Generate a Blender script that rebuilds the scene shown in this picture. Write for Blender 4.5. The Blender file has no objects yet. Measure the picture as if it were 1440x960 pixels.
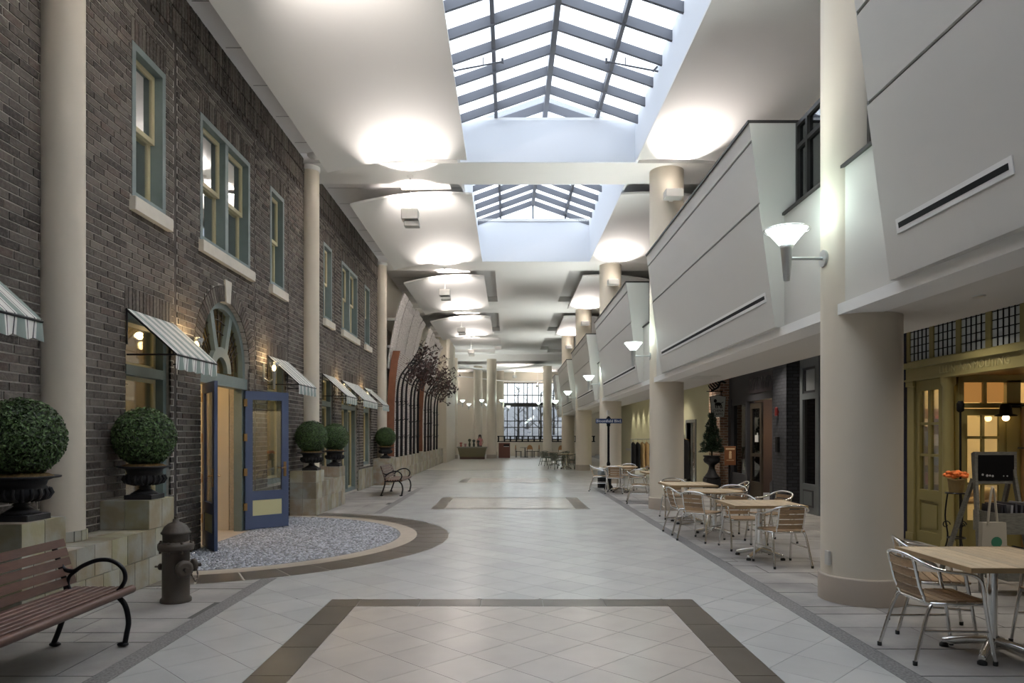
import bpy, math, random
from math import pi, sin, cos, radians, sqrt
from mathutils import Vector, Matrix

random.seed(7)
scene = bpy.context.scene
COL = scene.collection

# ---------------------------------------------------------------- camera
cam_data = bpy.data.cameras.new('camera')
cam_data.sensor_width = 36.0
cam_data.lens = 25.0
cam_data.shift_x = 0.0035
cam_data.shift_y = 0.0917
cam_data.clip_start = 0.05
cam_data.clip_end = 500
cam = bpy.data.objects.new('camera', cam_data)
cam.location = (0, 0, 1.65)
cam.rotation_euler = (pi/2, 0, 0)
COL.objects.link(cam)
scene.camera = cam

# ---------------------------------------------------------------- world, exposure
scene.view_settings.view_transform = 'Standard'
scene.view_settings.look = 'None'
scene.view_settings.gamma = 1.0
scene.view_settings.use_curve_mapping = False
scene.view_settings.exposure = 1.55

world = bpy.data.worlds.new('overcast_sky')
scene.world = world
world.use_nodes = True
bg = world.node_tree.nodes['Background']
bg.inputs[0].default_value = (0.86, 0.92, 1.0, 1)
bg.inputs[1].default_value = 1.2

UPLIGHT_W = 820.0        # lamp heads that wash the ceiling clouds
SCONCE_W = 5.0
SCONCE_UP = 30.0         # upward share of each glass cone
SHOP_W = 13.0

# ---------------------------------------------------------------- mesh helpers
class MB:
    def __init__(s):
        s.v = []; s.f = []; s.sm = []; s.mi = []; s.cur = 0
    def add(s, vs, fs, smooth=False):
        o = len(s.v)
        s.v += [tuple(p) for p in vs]
        for f in fs:
            s.f.append(tuple(i+o for i in f)); s.sm.append(smooth); s.mi.append(s.cur)
        return s
    def box(s, x0, x1, y0, y1, z0, z1):
        if x0 > x1: x0, x1 = x1, x0
        if y0 > y1: y0, y1 = y1, y0
        if z0 > z1: z0, z1 = z1, z0
        vs = [(x0,y0,z0),(x1,y0,z0),(x1,y1,z0),(x0,y1,z0),(x0,y0,z1),(x1,y0,z1),(x1,y1,z1),(x0,y1,z1)]
        return s.add(vs, [(0,3,2,1),(4,5,6,7),(0,1,5,4),(1,2,6,5),(2,3,7,6),(3,0,4,7)])
    def cbox(s, x0, x1, y0, y1, z0, z1, c=0.006):
        """box with chamfered vertical and top edges"""
        vs = []
        def ring(d, z): return [(x0+d,y0,z),(x1-d,y0,z),(x1,y0+d,z),(x1,y1-d,z),(x1-d,y1,z),(x0+d,y1,z),(x0,y1-d,z),(x0,y0+d,z)]
        vs += ring(c, z0); vs += ring(c, z1-c)
        vs += [(x0+c,y0+c,z1),(x1-c,y0+c,z1),(x1-c,y0+c,z1),(x1-c,y1-c,z1),(x1-c,y1-c,z1),(x0+c,y1-c,z1),(x0+c,y1-c,z1),(x0+c,y0+c,z1)]
        fs = [tuple(range(7,-1,-1))]
        for k in range(2):
            for i in range(8):
                j = (i+1) % 8
                fs.append((8*k+i, 8*k+j, 8*k+8+j, 8*k+8+i))
        fs.append((16,18,20,22))
        return s.add(vs, fs)
    def xbox(s, M, sx, sy, sz):
        """box of half sizes under a matrix"""
        o = len(s.v)
        s.box(-sx, sx, -sy, sy, -sz, sz)
        for i in range(o, len(s.v)): s.v[i] = tuple(M @ Vector(s.v[i]))
        return s
    def bar(s, p, q, w, h, up=(0,0,1)):
        p = Vector(p); q = Vector(q); d = (q-p); L = d.length; d.normalize()
        u = Vector(up); a = d.cross(u)
        if a.length < 1e-4: a = d.cross(Vector((1,0,0)))
        a.normalize(); b = a.cross(d); b.normalize()
        M = Matrix((a, d, b)).transposed().to_4x4(); M.translation = (p+q)/2
        return s.xbox(M, w/2, L/2, h/2)
    def tube(s, pts, r, n=8, closed=False, caps=True, smooth=True):
        pts = [Vector(p) for p in pts]; m = len(pts)
        rs = r if isinstance(r, (list, tuple)) else [r]*m
        vs = []; fs = []
        prev = None
        for i, p in enumerate(pts):
            if closed: t = pts[(i+1) % m]-pts[i-1]
            elif i == 0: t = pts[1]-pts[0]
            elif i == m-1: t = pts[-1]-pts[-2]
            else: t = (pts[i+1]-p).normalized()+(p-pts[i-1]).normalized()
            if t.length < 1e-9: t = Vector((0,0,1))
            t.normalize()
            if prev is None:
                a = t.cross(Vector((0,0,1)))
                if a.length < 1e-3: a = t.cross(Vector((1,0,0)))
            else:
                a = prev - t*prev.dot(t)
                if a.length < 1e-6: a = t.cross(Vector((1,0,0)))
            a.normalize(); prev = a; b = t.cross(a)
            for k in range(n):
                an = 2*pi*k/n
                vs.append(p + (a*cos(an)+b*sin(an))*rs[i])
        seg = m if closed else m-1
        for i in range(seg):
            j = (i+1) % m
            for k in range(n):
                l = (k+1) % n
                fs.append((i*n+k, i*n+l, j*n+l, j*n+k))
        s.add(vs, fs, smooth)
        if caps and not closed:
            s.add(vs[:n], [tuple(range(n-1,-1,-1))]); s.add(vs[-n:], [tuple(range(n))])
        return s
    def lathe(s, prof, c=(0,0,0), n=24, smooth=True, flute=0, fn=0, arc=2*pi):
        vs = []; fs = []
        full = abs(arc-2*pi) < 1e-6
        cnt = n if full else n+1
        for (r, z) in prof:
            for k in range(cnt):
                a = arc*k/n
                rr = r*(1+flute*cos(fn*a)) if flute else r
                vs.append((c[0]+rr*cos(a), c[1]+rr*sin(a), c[2]+z))
        for i in range(len(prof)-1):
            for k in range(n):
                l = (k+1) % cnt
                fs.append((i*cnt+k, i*cnt+l, (i+1)*cnt+l, (i+1)*cnt+k))
        s.add(vs, fs, smooth)
        if full:
            if prof[0][0] > 1e-4: s.add(vs[:cnt], [tuple(range(cnt-1,-1,-1))])
            if prof[-1][0] > 1e-4: s.add(vs[-cnt:], [tuple(range(cnt))])
        return s
    def prism(s, poly, axis, a0, a1, smooth=False):
        """extrude a 2D polygon along axis; poly is (y,z) for x, (x,z) for y, (x,y) for z"""
        n = len(poly)
        def P(p, a): return {'x': (a,p[0],p[1]), 'y': (p[0],a,p[1]), 'z': (p[0],p[1],a)}[axis]
        vs = [P(p, a0) for p in poly]+[P(p, a1) for p in poly]
        s.add(vs, [tuple(range(n-1,-1,-1)), tuple(range(n, 2*n))])
        s.add(vs, [(i, (i+1) % n, n+(i+1) % n, n+i) for i in range(n)], smooth)
        return s
    def sphere(s, c, r, n=12, m=8, sc=(1,1,1)):
        prof = []
        vs = []; fs = []
        for i in range(m+1):
            t = -pi/2+pi*i/m
            for k in range(n):
                a = 2*pi*k/n
                vs.append((c[0]+r*sc[0]*cos(t)*cos(a), c[1]+r*sc[1]*cos(t)*sin(a), c[2]+r*sc[2]*sin(t)))
        for i in range(m):
            for k in range(n):
                l = (k+1) % n
                fs.append((i*n+k, i*n+l, (i+1)*n+l, (i+1)*n+k))
        return s.add(vs, fs, True)
    def mesh(s, name, mats):
        me = bpy.data.meshes.new(name)
        me.from_pydata(s.v, [], s.f)
        me.polygons.foreach_set('use_smooth', s.sm)
        if not isinstance(mats, (list, tuple)): mats = [mats]
        for m in mats: me.materials.append(m)
        if len(mats) > 1: me.polygons.foreach_set('material_index', s.mi)
        me.update()
        return me

def link(name, me, parent=None, loc=(0,0,0), rz=0):
    o = bpy.data.objects.new(name, me)
    COL.objects.link(o)
    o.location = loc
    if rz: o.rotation_euler = (0,0,rz)
    if parent is not None: o.parent = parent
    return o
def part(name, mb, mats, parent=None, loc=(0,0,0), rz=0, label=None, kind=None):
    o = link(name, mb.mesh(name, mats), parent, loc, rz)
    if label: o['label'] = label
    if kind: o['kind'] = kind
    return o
def tag(o, label, cat, group=None):
    o['label'] = label; o['category'] = cat
    if group: o['group'] = group
    return o
def thing(name, label, cat, loc=(0,0,0), rz=0, group=None):
    o = link(name, None, None, loc, rz)
    o.empty_display_size = 0.1
    return tag(o, label, cat, group)
def struct(name, mb, mats, label=None):
    o = part(name, mb, mats)
    o['kind'] = 'structure'; o['category'] = name.split('_')[0]
    if label: o['label'] = label
    return o
def sempty(name, label=None, loc=(0,0,0)):
    o = link(name, None, None, loc); o['kind'] = 'structure'; o['category'] = name.split('_')[0]
    if label: o['label'] = label
    return o
def dup(root, loc, rz=0, label=None, group=None):
    r = root.copy(); COL.objects.link(r); r.location = loc; r.rotation_euler = (0,0,rz)
    if label: r['label'] = label
    if group: r['group'] = group
    for ch in list(root.children):
        c = ch.copy(); COL.objects.link(c); c.parent = r
        for g in list(ch.children):
            d = g.copy(); COL.objects.link(d); d.parent = c
    return r

def bez(pts, n=6):
    """Catmull-Rom through points"""
    P = [Vector(p) for p in pts]; out = []
    for i in range(len(P)-1):
        a = P[i-1] if i else P[i]; b = P[i]; c = P[i+1]; d = P[i+2] if i+2 < len(P) else P[i+1]
        for k in range(n):
            t = k/n
            out.append(0.5*((2*b)+(c-a)*t+(2*a-5*b+4*c-d)*t*t+(3*b-a-3*c+d)*t**3))
    out.append(P[-1])
    return out

# ---------------------------------------------------------------- materials
MATS = {}
def M(name, col, rough=0.5, metal=0.0, var=0.0, nscale=6.0, island=0.0, objr=0.0, bump=0.0, bscale=60.0,
      spec=0.5, stretch=None, emit=None, estr=0.0, coat=0.0, col2=None, hue=0.0):
    if name in MATS: return MATS[name]
    m = bpy.data.materials.new(name); m.use_nodes = True; MATS[name] = m
    nt = m.node_tree; N = nt.nodes; L = nt.links
    b = N['Principled BSDF']
    b.inputs['Base Color'].default_value = (*col, 1)
    b.inputs['Roughness'].default_value = rough
    b.inputs['Metallic'].default_value = metal
    b.inputs['Specular IOR Level'].default_value = spec
    if coat: b.inputs['Coat Weight'].default_value = coat
    if emit:
        b.inputs['Emission Color'].default_value = (*emit, 1); b.inputs['Emission Strength'].default_value = estr
    tc = None
    def coords():
        nonlocal tc
        if tc is None:
            g = N.new('ShaderNodeTexCoord'); tc = g.outputs['Object']
            if stretch:
                mp = N.new('ShaderNodeMapping'); mp.inputs['Scale'].default_value = stretch
                L.new(tc, mp.inputs[0]); tc = mp.outputs[0]
        return tc
    terms = []
    nz = None
    if var or col2:
        nz = N.new('ShaderNodeTexNoise'); nz.inputs['Scale'].default_value = nscale; nz.inputs['Detail'].default_value = 5
        L.new(coords(), nz.inputs['Vector'])
    if var: terms.append((nz.outputs['Fac'], var*2.5))
    if island:
        g = N.new('ShaderNodeNewGeometry'); terms.append((g.outputs['Random Per Island'], island))
    if objr:
        g = N.new('ShaderNodeObjectInfo'); terms.append((g.outputs['Random'], objr))
    base = None
    if col2:
        mx = N.new('ShaderNodeMix'); mx.data_type = 'RGBA'
        mx.inputs[6].default_value = (*col, 1); mx.inputs[7].default_value = (*col2, 1)
        rp = N.new('ShaderNodeMapRange'); rp.inputs[1].default_value = 0.4; rp.inputs[2].default_value = 0.62
        L.new(nz.outputs['Fac'], rp.inputs[0]); L.new(rp.outputs[0], mx.inputs[0]); base = mx.outputs[2]
    if terms:
        acc = None
        for sock, amt in terms:
            ma = N.new('ShaderNodeMath'); ma.operation = 'MULTIPLY_ADD'
            ma.inputs[1].default_value = amt*2; ma.inputs[2].default_value = -amt
            L.new(sock, ma.inputs[0])
            if acc is None: acc = ma.outputs[0]
            else:
                ad = N.new('ShaderNodeMath'); ad.operation = 'ADD'; L.new(acc, ad.inputs[0]); L.new(ma.outputs[0], ad.inputs[1]); acc = ad.outputs[0]
        ad = N.new('ShaderNodeMath'); ad.operation = 'ADD'; ad.inputs[1].default_value = 1.0; L.new(acc, ad.inputs[0])
        mxx = N.new('ShaderNodeMath'); mxx.operation = 'MAXIMUM'; mxx.inputs[1].default_value = 0.15; L.new(ad.outputs[0], mxx.inputs[0])
        sc = N.new('ShaderNodeVectorMath'); sc.operation = 'SCALE'
        if base is not None: L.new(base, sc.inputs[0])
        else: sc.inputs[0].default_value = col
        L.new(mxx.outputs[0], sc.inputs['Scale']); base = sc.outputs[0]
    if hue and base is not None:
        oi = N.new('ShaderNodeObjectInfo'); h1 = N.new('ShaderNodeMath'); h1.operation = 'MULTIPLY_ADD'; h1.inputs[1].default_value = -1.7*hue; h1.inputs[2].default_value = 0.5+0.7*hue
        wn = N.new('ShaderNodeTexWhiteNoise'); wn.noise_dimensions = '1D'; L.new(oi.outputs['Random'], wn.inputs['W']); L.new(wn.outputs['Value'], h1.inputs[0])
        hs = N.new('ShaderNodeHueSaturation'); L.new(h1.outputs[0], hs.inputs['Hue']); L.new(base, hs.inputs['Color']); base = hs.outputs[0]
    if base is not None: L.new(base, b.inputs['Base Color'])
    if bump:
        n2 = N.new('ShaderNodeTexNoise'); n2.inputs['Scale'].default_value = bscale; n2.inputs['Detail'].default_value = 4
        L.new(coords(), n2.inputs['Vector'])
        bp = N.new('ShaderNodeBump'); bp.inputs['Strength'].default_value = bump; bp.inputs['Distance'].default_value = 0.01
        L.new(n2.outputs['Fac'], bp.inputs['Height']); L.new(bp.outputs[0], b.inputs['Normal'])
    return m

def brick_colour(name, src):
    """per-brick colour: warm grey brown with pale lime wash patches"""
    m = bpy.data.materials.new(name); m.use_nodes = True
    nt = m.node_tree; N = nt.nodes; L = nt.links; b = N['Principled BSDF']
    b.inputs['Roughness'].default_value = 0.9; b.inputs['Specular IOR Level'].default_value = 0.2
    if src == 'island': r = N.new('ShaderNodeNewGeometry').outputs['Random Per Island']
    else: r = N.new('ShaderNodeObjectInfo').outputs['Random']
    cr = N.new('ShaderNodeValToRGB'); L.new(r, cr.inputs[0])
    e = cr.color_ramp.elements
    cols = [(0.0,(0.042,0.036,0.032)),(0.25,(0.073,0.063,0.055)),(0.5,(0.105,0.091,0.079)),(0.75,(0.145,0.127,0.11)),(0.9,(0.10,0.074,0.062)),(1.0,(0.19,0.17,0.148))]
    e[0].position = 0; e[0].color = (*cols[0][1],1); e[1].position = 1; e[1].color = (*cols[-1][1],1)
    for p, c in cols[1:-1]:
        q = e.new(p); q.color = (*c, 1)
    tc = N.new('ShaderNodeTexCoord')
    geo = N.new('ShaderNodeNewGeometry')
    nz = N.new('ShaderNodeTexNoise'); nz.inputs['Scale'].default_value = 26; nz.inputs['Detail'].default_value = 6; nz.inputs['Roughness'].default_value = 0.65
    L.new(geo.outputs['Position'], nz.inputs['Vector'])
    rp = N.new('ShaderNodeMapRange'); rp.inputs[1].default_value = 0.45; rp.inputs[2].default_value = 0.75; rp.inputs[4].default_value = 0.6
    L.new(nz.outputs['Fac'], rp.inputs[0])
    mx = N.new('ShaderNodeMix'); mx.data_type = 'RGBA'; mx.inputs[7].default_value = (0.27,0.238,0.215,1)
    L.new(rp.outputs[0], mx.inputs[0]); L.new(cr.outputs[0], mx.inputs[6]); L.new(mx.outputs[2], b.inputs['Base Color'])
    bp = N.new('ShaderNodeBump'); bp.inputs['Strength'].default_value = 0.6; bp.inputs['Distance'].default_value = 0.012
    L.new(nz.outputs['Fac'], bp.inputs['Height']); L.new(bp.outputs[0], b.inputs['Normal'])
    return m

def brick_texture(name, c1, c2, mortar, bw, bh, ms=0.012, plane='yz', rough=0.9):
    """bricks too far off to pick apart"""
    m = bpy.data.materials.new(name); m.use_nodes = True
    nt = m.node_tree; N = nt.nodes; L = nt.links; b = N['Principled BSDF']; b.inputs['Roughness'].default_value = rough
    b.inputs['Specular IOR Level'].default_value = 0.2
    geo = N.new('ShaderNodeNewGeometry'); sp = N.new('ShaderNodeSeparateXYZ'); L.new(geo.outputs['Position'], sp.inputs[0])
    cb = N.new('ShaderNodeCombineXYZ')
    ad = N.new('ShaderNodeMath'); ad.operation = 'ADD'; L.new(sp.outputs['X'], ad.inputs[0]); L.new(sp.outputs['Y'], ad.inputs[1])
    L.new(ad.outputs[0], cb.inputs['X']); L.new(sp.outputs['Z'], cb.inputs['Y'])
    bt = N.new('ShaderNodeTexBrick'); bt.inputs['Scale'].default_value = 1.0
    bt.inputs['Brick Width'].default_value = bw; bt.inputs['Row Height'].default_value = bh; bt.inputs['Mortar Size'].default_value = ms
    bt.inputs['Color1'].default_value = (*c1,1); bt.inputs['Color2'].default_value = (*c2,1); bt.inputs['Mortar'].default_value = (*mortar,1)
    L.new(cb.outputs[0], bt.inputs['Vector']); L.new(bt.outputs['Color'], b.inputs['Base Color'])
    bp = N.new('ShaderNodeBump'); bp.inputs['Strength'].default_value = 0.4; bp.inputs['Distance'].default_value = -0.01
    L.new(bt.outputs['Fac'], bp.inputs['Height']); L.new(bp.outputs[0], b.inputs['Normal'])
    return m

def glass(name, tint=(0.9,0.93,0.92), refl=0.12, rough=0.0, dark=None):
    m = bpy.data.materials.new(name); m.use_nodes = True
    nt = m.node_tree; N = nt.nodes; L = nt.links
    for n in list(N):
        if n.type != 'OUTPUT_MATERIAL': N.remove(n)
    out = [n for n in N if n.type == 'OUTPUT_MATERIAL'][0]
    tr = N.new('ShaderNodeBsdfTransparent'); tr.inputs[0].default_value = (*tint,1)
    gl = N.new('ShaderNodeBsdfGlossy'); gl.inputs['Roughness'].default_value = rough
    lw = N.new('ShaderNodeLayerWeight'); lw.inputs[0].default_value = 0.35
    ma = N.new('ShaderNodeMath'); ma.operation = 'MULTIPLY_ADD'; ma.inputs[1].default_value = 0.6; ma.inputs[2].default_value = refl; ma.use_clamp = True
    L.new(lw.outputs['Fresnel'], ma.inputs[0])
    mx = N.new('ShaderNodeMixShader'); L.new(ma.outputs[0], mx.inputs[0]); L.new(tr.outputs[0], mx.inputs[1]); L.new(gl.outputs[0], mx.inputs[2])
    L.new(mx.outputs[0], out.inputs[0])
    return m

def milky(name):
    m = bpy.data.materials.new(name); m.use_nodes = True
    nt = m.node_tree; N = nt.nodes; L = nt.links
    for n in list(N):
        if n.type != 'OUTPUT_MATERIAL': N.remove(n)
    out = [n for n in N if n.type == 'OUTPUT_MATERIAL'][0]
    tr = N.new('ShaderNodeBsdfTransparent'); tr.inputs[0].default_value = (0.97,0.985,1,1)
    tl = N.new('ShaderNodeBsdfTranslucent'); tl.inputs[0].default_value = (0.9,0.95,1,1)
    mx = N.new('ShaderNodeMixShader'); mx.inputs[0].default_value = 0.12
    L.new(tr.outputs[0], mx.inputs[1]); L.new(tl.outputs[0], mx.inputs[2]); L.new(mx.outputs[0], out.inputs[0])
    return m

def stripes(name):
    """awning canvas: grey green, off white and thin charcoal stripes"""
    m = bpy.data.materials.new(name); m.use_nodes = True
    nt = m.node_tree; N = nt.nodes; L = nt.links; b = N['Principled BSDF']; b.inputs['Roughness'].default_value = 0.9
    tc = N.new('ShaderNodeTexCoord'); sp = N.new('ShaderNodeSeparateXYZ'); L.new(tc.outputs['Object'], sp.inputs[0])
    ma = N.new('ShaderNodeMath'); ma.operation = 'DIVIDE'; ma.inputs[1].default_value = 0.235; L.new(sp.outputs['Y'], ma.inputs[0])
    fr = N.new('ShaderNodeMath'); fr.operation = 'FRACT'; L.new(ma.outputs[0], fr.inputs[0])
    cr = N.new('ShaderNodeValToRGB'); cr.color_ramp.interpolation = 'CONSTANT'; L.new(fr.outputs[0], cr.inputs[0])
    G = (0.30,0.36,0.33,1); W = (0.85,0.84,0.80,1); K = (0.05,0.05,0.06,1)
    e = cr.color_ramp.elements; e[0].position = 0; e[0].color = G; e[1].position = 0.26; e[1].color = W
    for p, c in ((0.36,K),(0.41,W),(0.76,K),(0.81,W),(0.91,G)):
        q = e.new(p); q.color = c
    L.new(cr.outputs[0], b.inputs['Base Color'])
    return m

m_mortar = M('mortar', (0.47,0.435,0.395), 0.95, var=0.15, nscale=30)
m_brick_i = brick_colour('brick_faces', 'island')
m_brick_o = brick_colour('brick_face_single', 'object')
m_cream = M('cream_paint', (0.66,0.60,0.50), 0.55)
m_column = M('column_paint', (0.68,0.615,0.51), 0.5)
m_colbase = M('column_base_paint', (0.42,0.36,0.30), 0.5)
m_white = M('white_ceiling_paint', (0.82,0.81,0.79), 0.8, spec=0.2)
m_well = M('skylight_well_paint', (0.80,0.82,0.86), 0.8, spec=0.2)
m_tileceil = M('ceiling_tile', (0.72,0.71,0.70), 0.9, spec=0.2)
m_panel = M('balcony_panel_paint', (0.58,0.562,0.525), 0.6, spec=0.3)
m_soffit = M('soffit_paint', (0.64,0.62,0.585), 0.7, spec=0.2)
m_dark = M('dark_bronze', (0.035,0.032,0.03), 0.45, 0.3)
m_black = M('black_iron', (0.012,0.012,0.015), 0.3, 0.4)
m_blackm = M('matte_black', (0.006,0.006,0.007), 0.7, spec=0.2)
m_alu = M('polished_aluminium', (0.80,0.80,0.79), 0.16, 1.0)
m_aludull = M('satin_metal', (0.55,0.57,0.57), 0.35, 0.85)
m_rubber = M('black_rubber', (0.01,0.01,0.01), 0.7)
m_teak = M('teak_slat', (0.34,0.225,0.13), 0.5, var=0.18, nscale=9, objr=0.2, stretch=(2,14,14))
m_teaktop = M('teak_table_plank', (0.60,0.47,0.31), 0.5, var=0.16, nscale=7, objr=0.14, stretch=(14,1.5,14))
m_benchwood = M('mahogany_stained_slat', (0.115,0.058,0.042), 0.42, var=0.15, nscale=8, objr=0.15, stretch=(14,1.5,14))
m_teal = M('grey_green_frame', (0.18,0.23,0.225), 0.5, var=0.06)
m_sash = M('cream_sash', (0.62,0.55,0.34), 0.5)
m_sill = M('cast_stone_sill', (0.70,0.66,0.58), 0.8, var=0.06)
m_blue = M('slate_blue_door', (0.088,0.118,0.215), 0.42)
m_navy = M('navy_pilaster', (0.03,0.035,0.075), 0.5)
m_yellow = M('pale_yellow_panel', (0.74,0.70,0.40), 0.5)
m_brass = M('aged_brass', (0.45,0.28,0.12), 0.35, 0.9)
m_hydrant = M('hydrant_brown_paint', (0.075,0.058,0.045), 0.5, bump=0.15, bscale=90)
m_urn = M('urn_black_iron', (0.018,0.017,0.02), 0.55, 0.2, bump=0.2, bscale=70)
m_moss = M('dried_moss', (0.19,0.115,0.035), 0.95, var=0.4, nscale=30, bump=0.8, bscale=60)
m_leaf = M('boxwood_leaf', (0.062,0.115,0.034), 0.45, island=0.85)
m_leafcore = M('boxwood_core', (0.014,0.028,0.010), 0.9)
m_twig = M('twig_bark', (0.06,0.045,0.03), 0.9)
m_glass = glass('clear_glass')
m_glassup = glass('reflecting_glass', tint=(0.5,0.55,0.55), refl=0.72)
m_glassdark = glass('dark_glass', tint=(0.35,0.37,0.38), refl=0.15)
m_skyglass = milky('skylight_glass')
m_rafter = M('skylight_steel_grey', (0.125,0.13,0.15), 0.55)
m_stripe = stripes('awning_canvas')
m_lampglass = M('frosted_lamp_bowl', (0.9,1,0.97), 0.4, emit=(0.86,1.0,0.95), estr=2.0)
m_warmglow = M('warm_lamp_glow', (1,0.8,0.5), 0.4, emit=(1.0,0.66,0.30), estr=4.0)
m_slate = M('slate_tile', (0.36,0.31,0.20), 0.55, var=0.16, nscale=4, objr=0.24, bump=0.25, bscale=18, col2=(0.36,0.355,0.31), hue=0.035)
m_grout = M('pale_grout', (0.52,0.49,0.43), 0.9)
# ================================================================ FLOOR
XL, XR = -2.68, 2.66          # edges of the tiled walk
WALL_X = -4.5
SHOP_X = 6.4
CY = [7.2+8.85*k for k in range(5)]     # right column lines
m_floorbase = M('floor_grout', (0.36,0.355,0.345), 0.8)
m_tile = M('pale_floor_tile', (0.535,0.535,0.52), 0.27, var=0.07, nscale=1.6, objr=0.045)
m_tile_s = M('pale_floor_tile_far', (0.535,0.535,0.52), 0.27, var=0.07, nscale=1.6, island=0.045)
m_tilew = M('warm_floor_tile', (0.53,0.48,0.43), 0.26, var=0.07, nscale=1.6, objr=0.04)
m_tilew_s = M('warm_floor_tile_far', (0.53,0.48,0.43), 0.26, var=0.07, nscale=1.6, island=0.04)
m_band = M('brown_band_tile', (0.115,0.096,0.078), 0.3, var=0.12, nscale=3, objr=0.12)
m_ring = M('beige_ring_tile', (0.50,0.43,0.35), 0.4, var=0.08, objr=0.06)
m_flag = M('grey_flagstone', (0.315,0.30,0.285), 0.6, var=0.26, nscale=1.7, objr=0.09, bump=0.25, bscale=14)
m_granite = M('flamed_granite', (0.19,0.185,0.18), 0.75, var=0.4, nscale=55, bump=0.5, bscale=60)
m_pebble = M('pebble', (0.36,0.38,0.42), 0.5, island=0.55)
m_pebbed = M('pebble_bed', (0.25,0.25,0.26), 0.9)

mb = MB(); mb.box(-22, 24, -10, 72, -0.30, -0.006)
floor = struct('floor', mb, m_floorbase, 'pale diagonal tiled floor with brown border bands')

PC = (-4.75, 11.45); RO, RM, RI = 3.78, 3.25, 2.98
def clip(poly, a, b, c):        # keep a*x+b*y <= c
    out = []
    for i in range(len(poly)):
        p = poly[i]; q = poly[(i+1) % len(poly)]
        dp = a*p[0]+b*p[1]-c; dq = a*q[0]+b*q[1]-c
        if dp <= 0: out.append(p)
        if (dp < 0 < dq) or (dq < 0 < dp):
            t = dp/(dp-dq); out.append((p[0]+(q[0]-p[0])*t, p[1]+(q[1]-p[1])*t))
    return out
def clip_rect(poly, x0, x1, y0, y1):
    for a, b, c in ((1,0,x1),(-1,0,-x0),(0,1,y1),(0,-1,-y0)):
        poly = clip(poly, a, b, c)
        if len(poly) < 3: return []
    return poly
def area(p): return abs(sum(p[i][0]*p[(i+1)%len(p)][1]-p[(i+1)%len(p)][0]*p[i][1] for i in range(len(p))))/2

panels = [(-1.78,1.85,2.6,7.17),(-1.75,1.82,15.9,19.0),(-1.75,1.82,24.7,27.8)]
BW = 0.30
cells = []                    # (x0,x1,y0,y1,warm)
yy = -1.0
for (x0,x1,y0,y1) in panels:
    cells.append((XL,XR,yy,y0,0))
    cells.append((XL,x0,y0,y1,0)); cells.append((x1,XR,y0,y1,0))
    cells.append((x0+BW,x1-BW,y0+BW,y1-BW,1))
    yy = y1
cells.append((XL,XR,yy,22.3,0)) if yy < 22.3 else None
cells2 = []
for (x0,x1,y0,y1,w) in cells:
    cells2.append((x0,x1,y0,y1,w))
cells2.append((XL,XR,27.8,34.0,0))
cells2.append((-3.95,XL,22.55,34.0,0)); cells2.append((XR,6.3,22.55,34.0,0))
S = 0.434; D = S/sqrt(2)
ox, oy = -0.298, 5.66
tiles = []
for i in range(-40, 120):
    for j in range(-120, 90):
        cx = ox+(i-j)*D*0.5*2*0.5*2*0.5 if False else ox+(i-j)*D
        cy = oy+(i+j)*D
        if cy < 2.2 or cy > 34 or abs(cx) > 7: continue
        g = 0.0019
        d = D-g*1.4
        dia = [(cx-d,cy),(cx,cy-d),(cx+d,cy),(cx,cy+d)]
        for (x0,x1,y0,y1,w) in cells2:
            if cx+D < x0 or cx-D > x1 or cy+D < y0 or cy-D > y1: continue
            p = clip_rect(dia, x0, x1, y0, y1)
            if len(p) < 3 or area(p) < 0.002: continue
            if max(math.hypot(q[0]-PC[0], q[1]-PC[1]) for q in p) < RO-0.02: continue
            tiles.append((p, w, cy))
def poly_area_px(t):
    p = [(1000*q[0]/max(q[1],2.0), 1650/max(q[1],2.0)) for q in t[0]]
    vis = t[2] > 4.3 and abs(p[0][0]) < 760
    return area(p) if vis else 0
tiles.sort(key=poly_area_px, reverse=True)
n_single = 300
for k, (p, w, cy) in enumerate(tiles[:n_single]):
    b = MB(); b.prism([(q[0],q[1]) for q in p], 'z', -0.008, 0.0)
    part('tile', b, m_tilew if w else m_tile, floor)
ba = MB(); bw = MB()
for (p, w, cy) in tiles[n_single:]:
    (bw if w else ba).prism(p, 'z', -0.008, 0.0)
part('tile_field', ba, m_tile_s, floor, kind='stuff')
part('warm_tile_field', bw, m_tilew_s, floor, kind='stuff')
b = MB(); b.box(-9, 6.3, 34.0, 66, -0.006, 0.0)
part('far_floor', b, M('far_floor_tile', (0.44,0.42,0.385), 0.28, var=0.08, nscale=1.2), floor)

# brown border bands round the panels, one tile after another
bands = []
for (x0,x1,y0,y1) in panels:
    g = 0.004
    n = max(2, round((x1-x0)/0.62))
    for (ya,yb) in ((y0,y0+BW),(y1-BW,y1)):
        xs = [x0, x0+BW]+[x0+BW+(x1-x0-2*BW)*k/(n-1) for k in range(1, n)]+[x1]
        for a, c in zip(xs, xs[1:]): bands.append((a+g, c-g, ya+g, yb-g))
    m = max(2, round((y1-y0-2*BW)/0.62))
    for k in range(m):
        ya = y0+BW+(y1-y0-2*BW)*k/m; yb = y0+BW+(y1-y0-2*BW)*(k+1)/m
        bands.append((x0+g, x0+BW-g, ya+g, yb-g)); bands.append((x1-BW+g, x1-g, ya+g, yb-g))
for (a,c,e,f) in bands:
    b = MB(); b.box(a,c,e,f,-0.008,0.0005); part('band_tile', b, m_band, floor)

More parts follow.
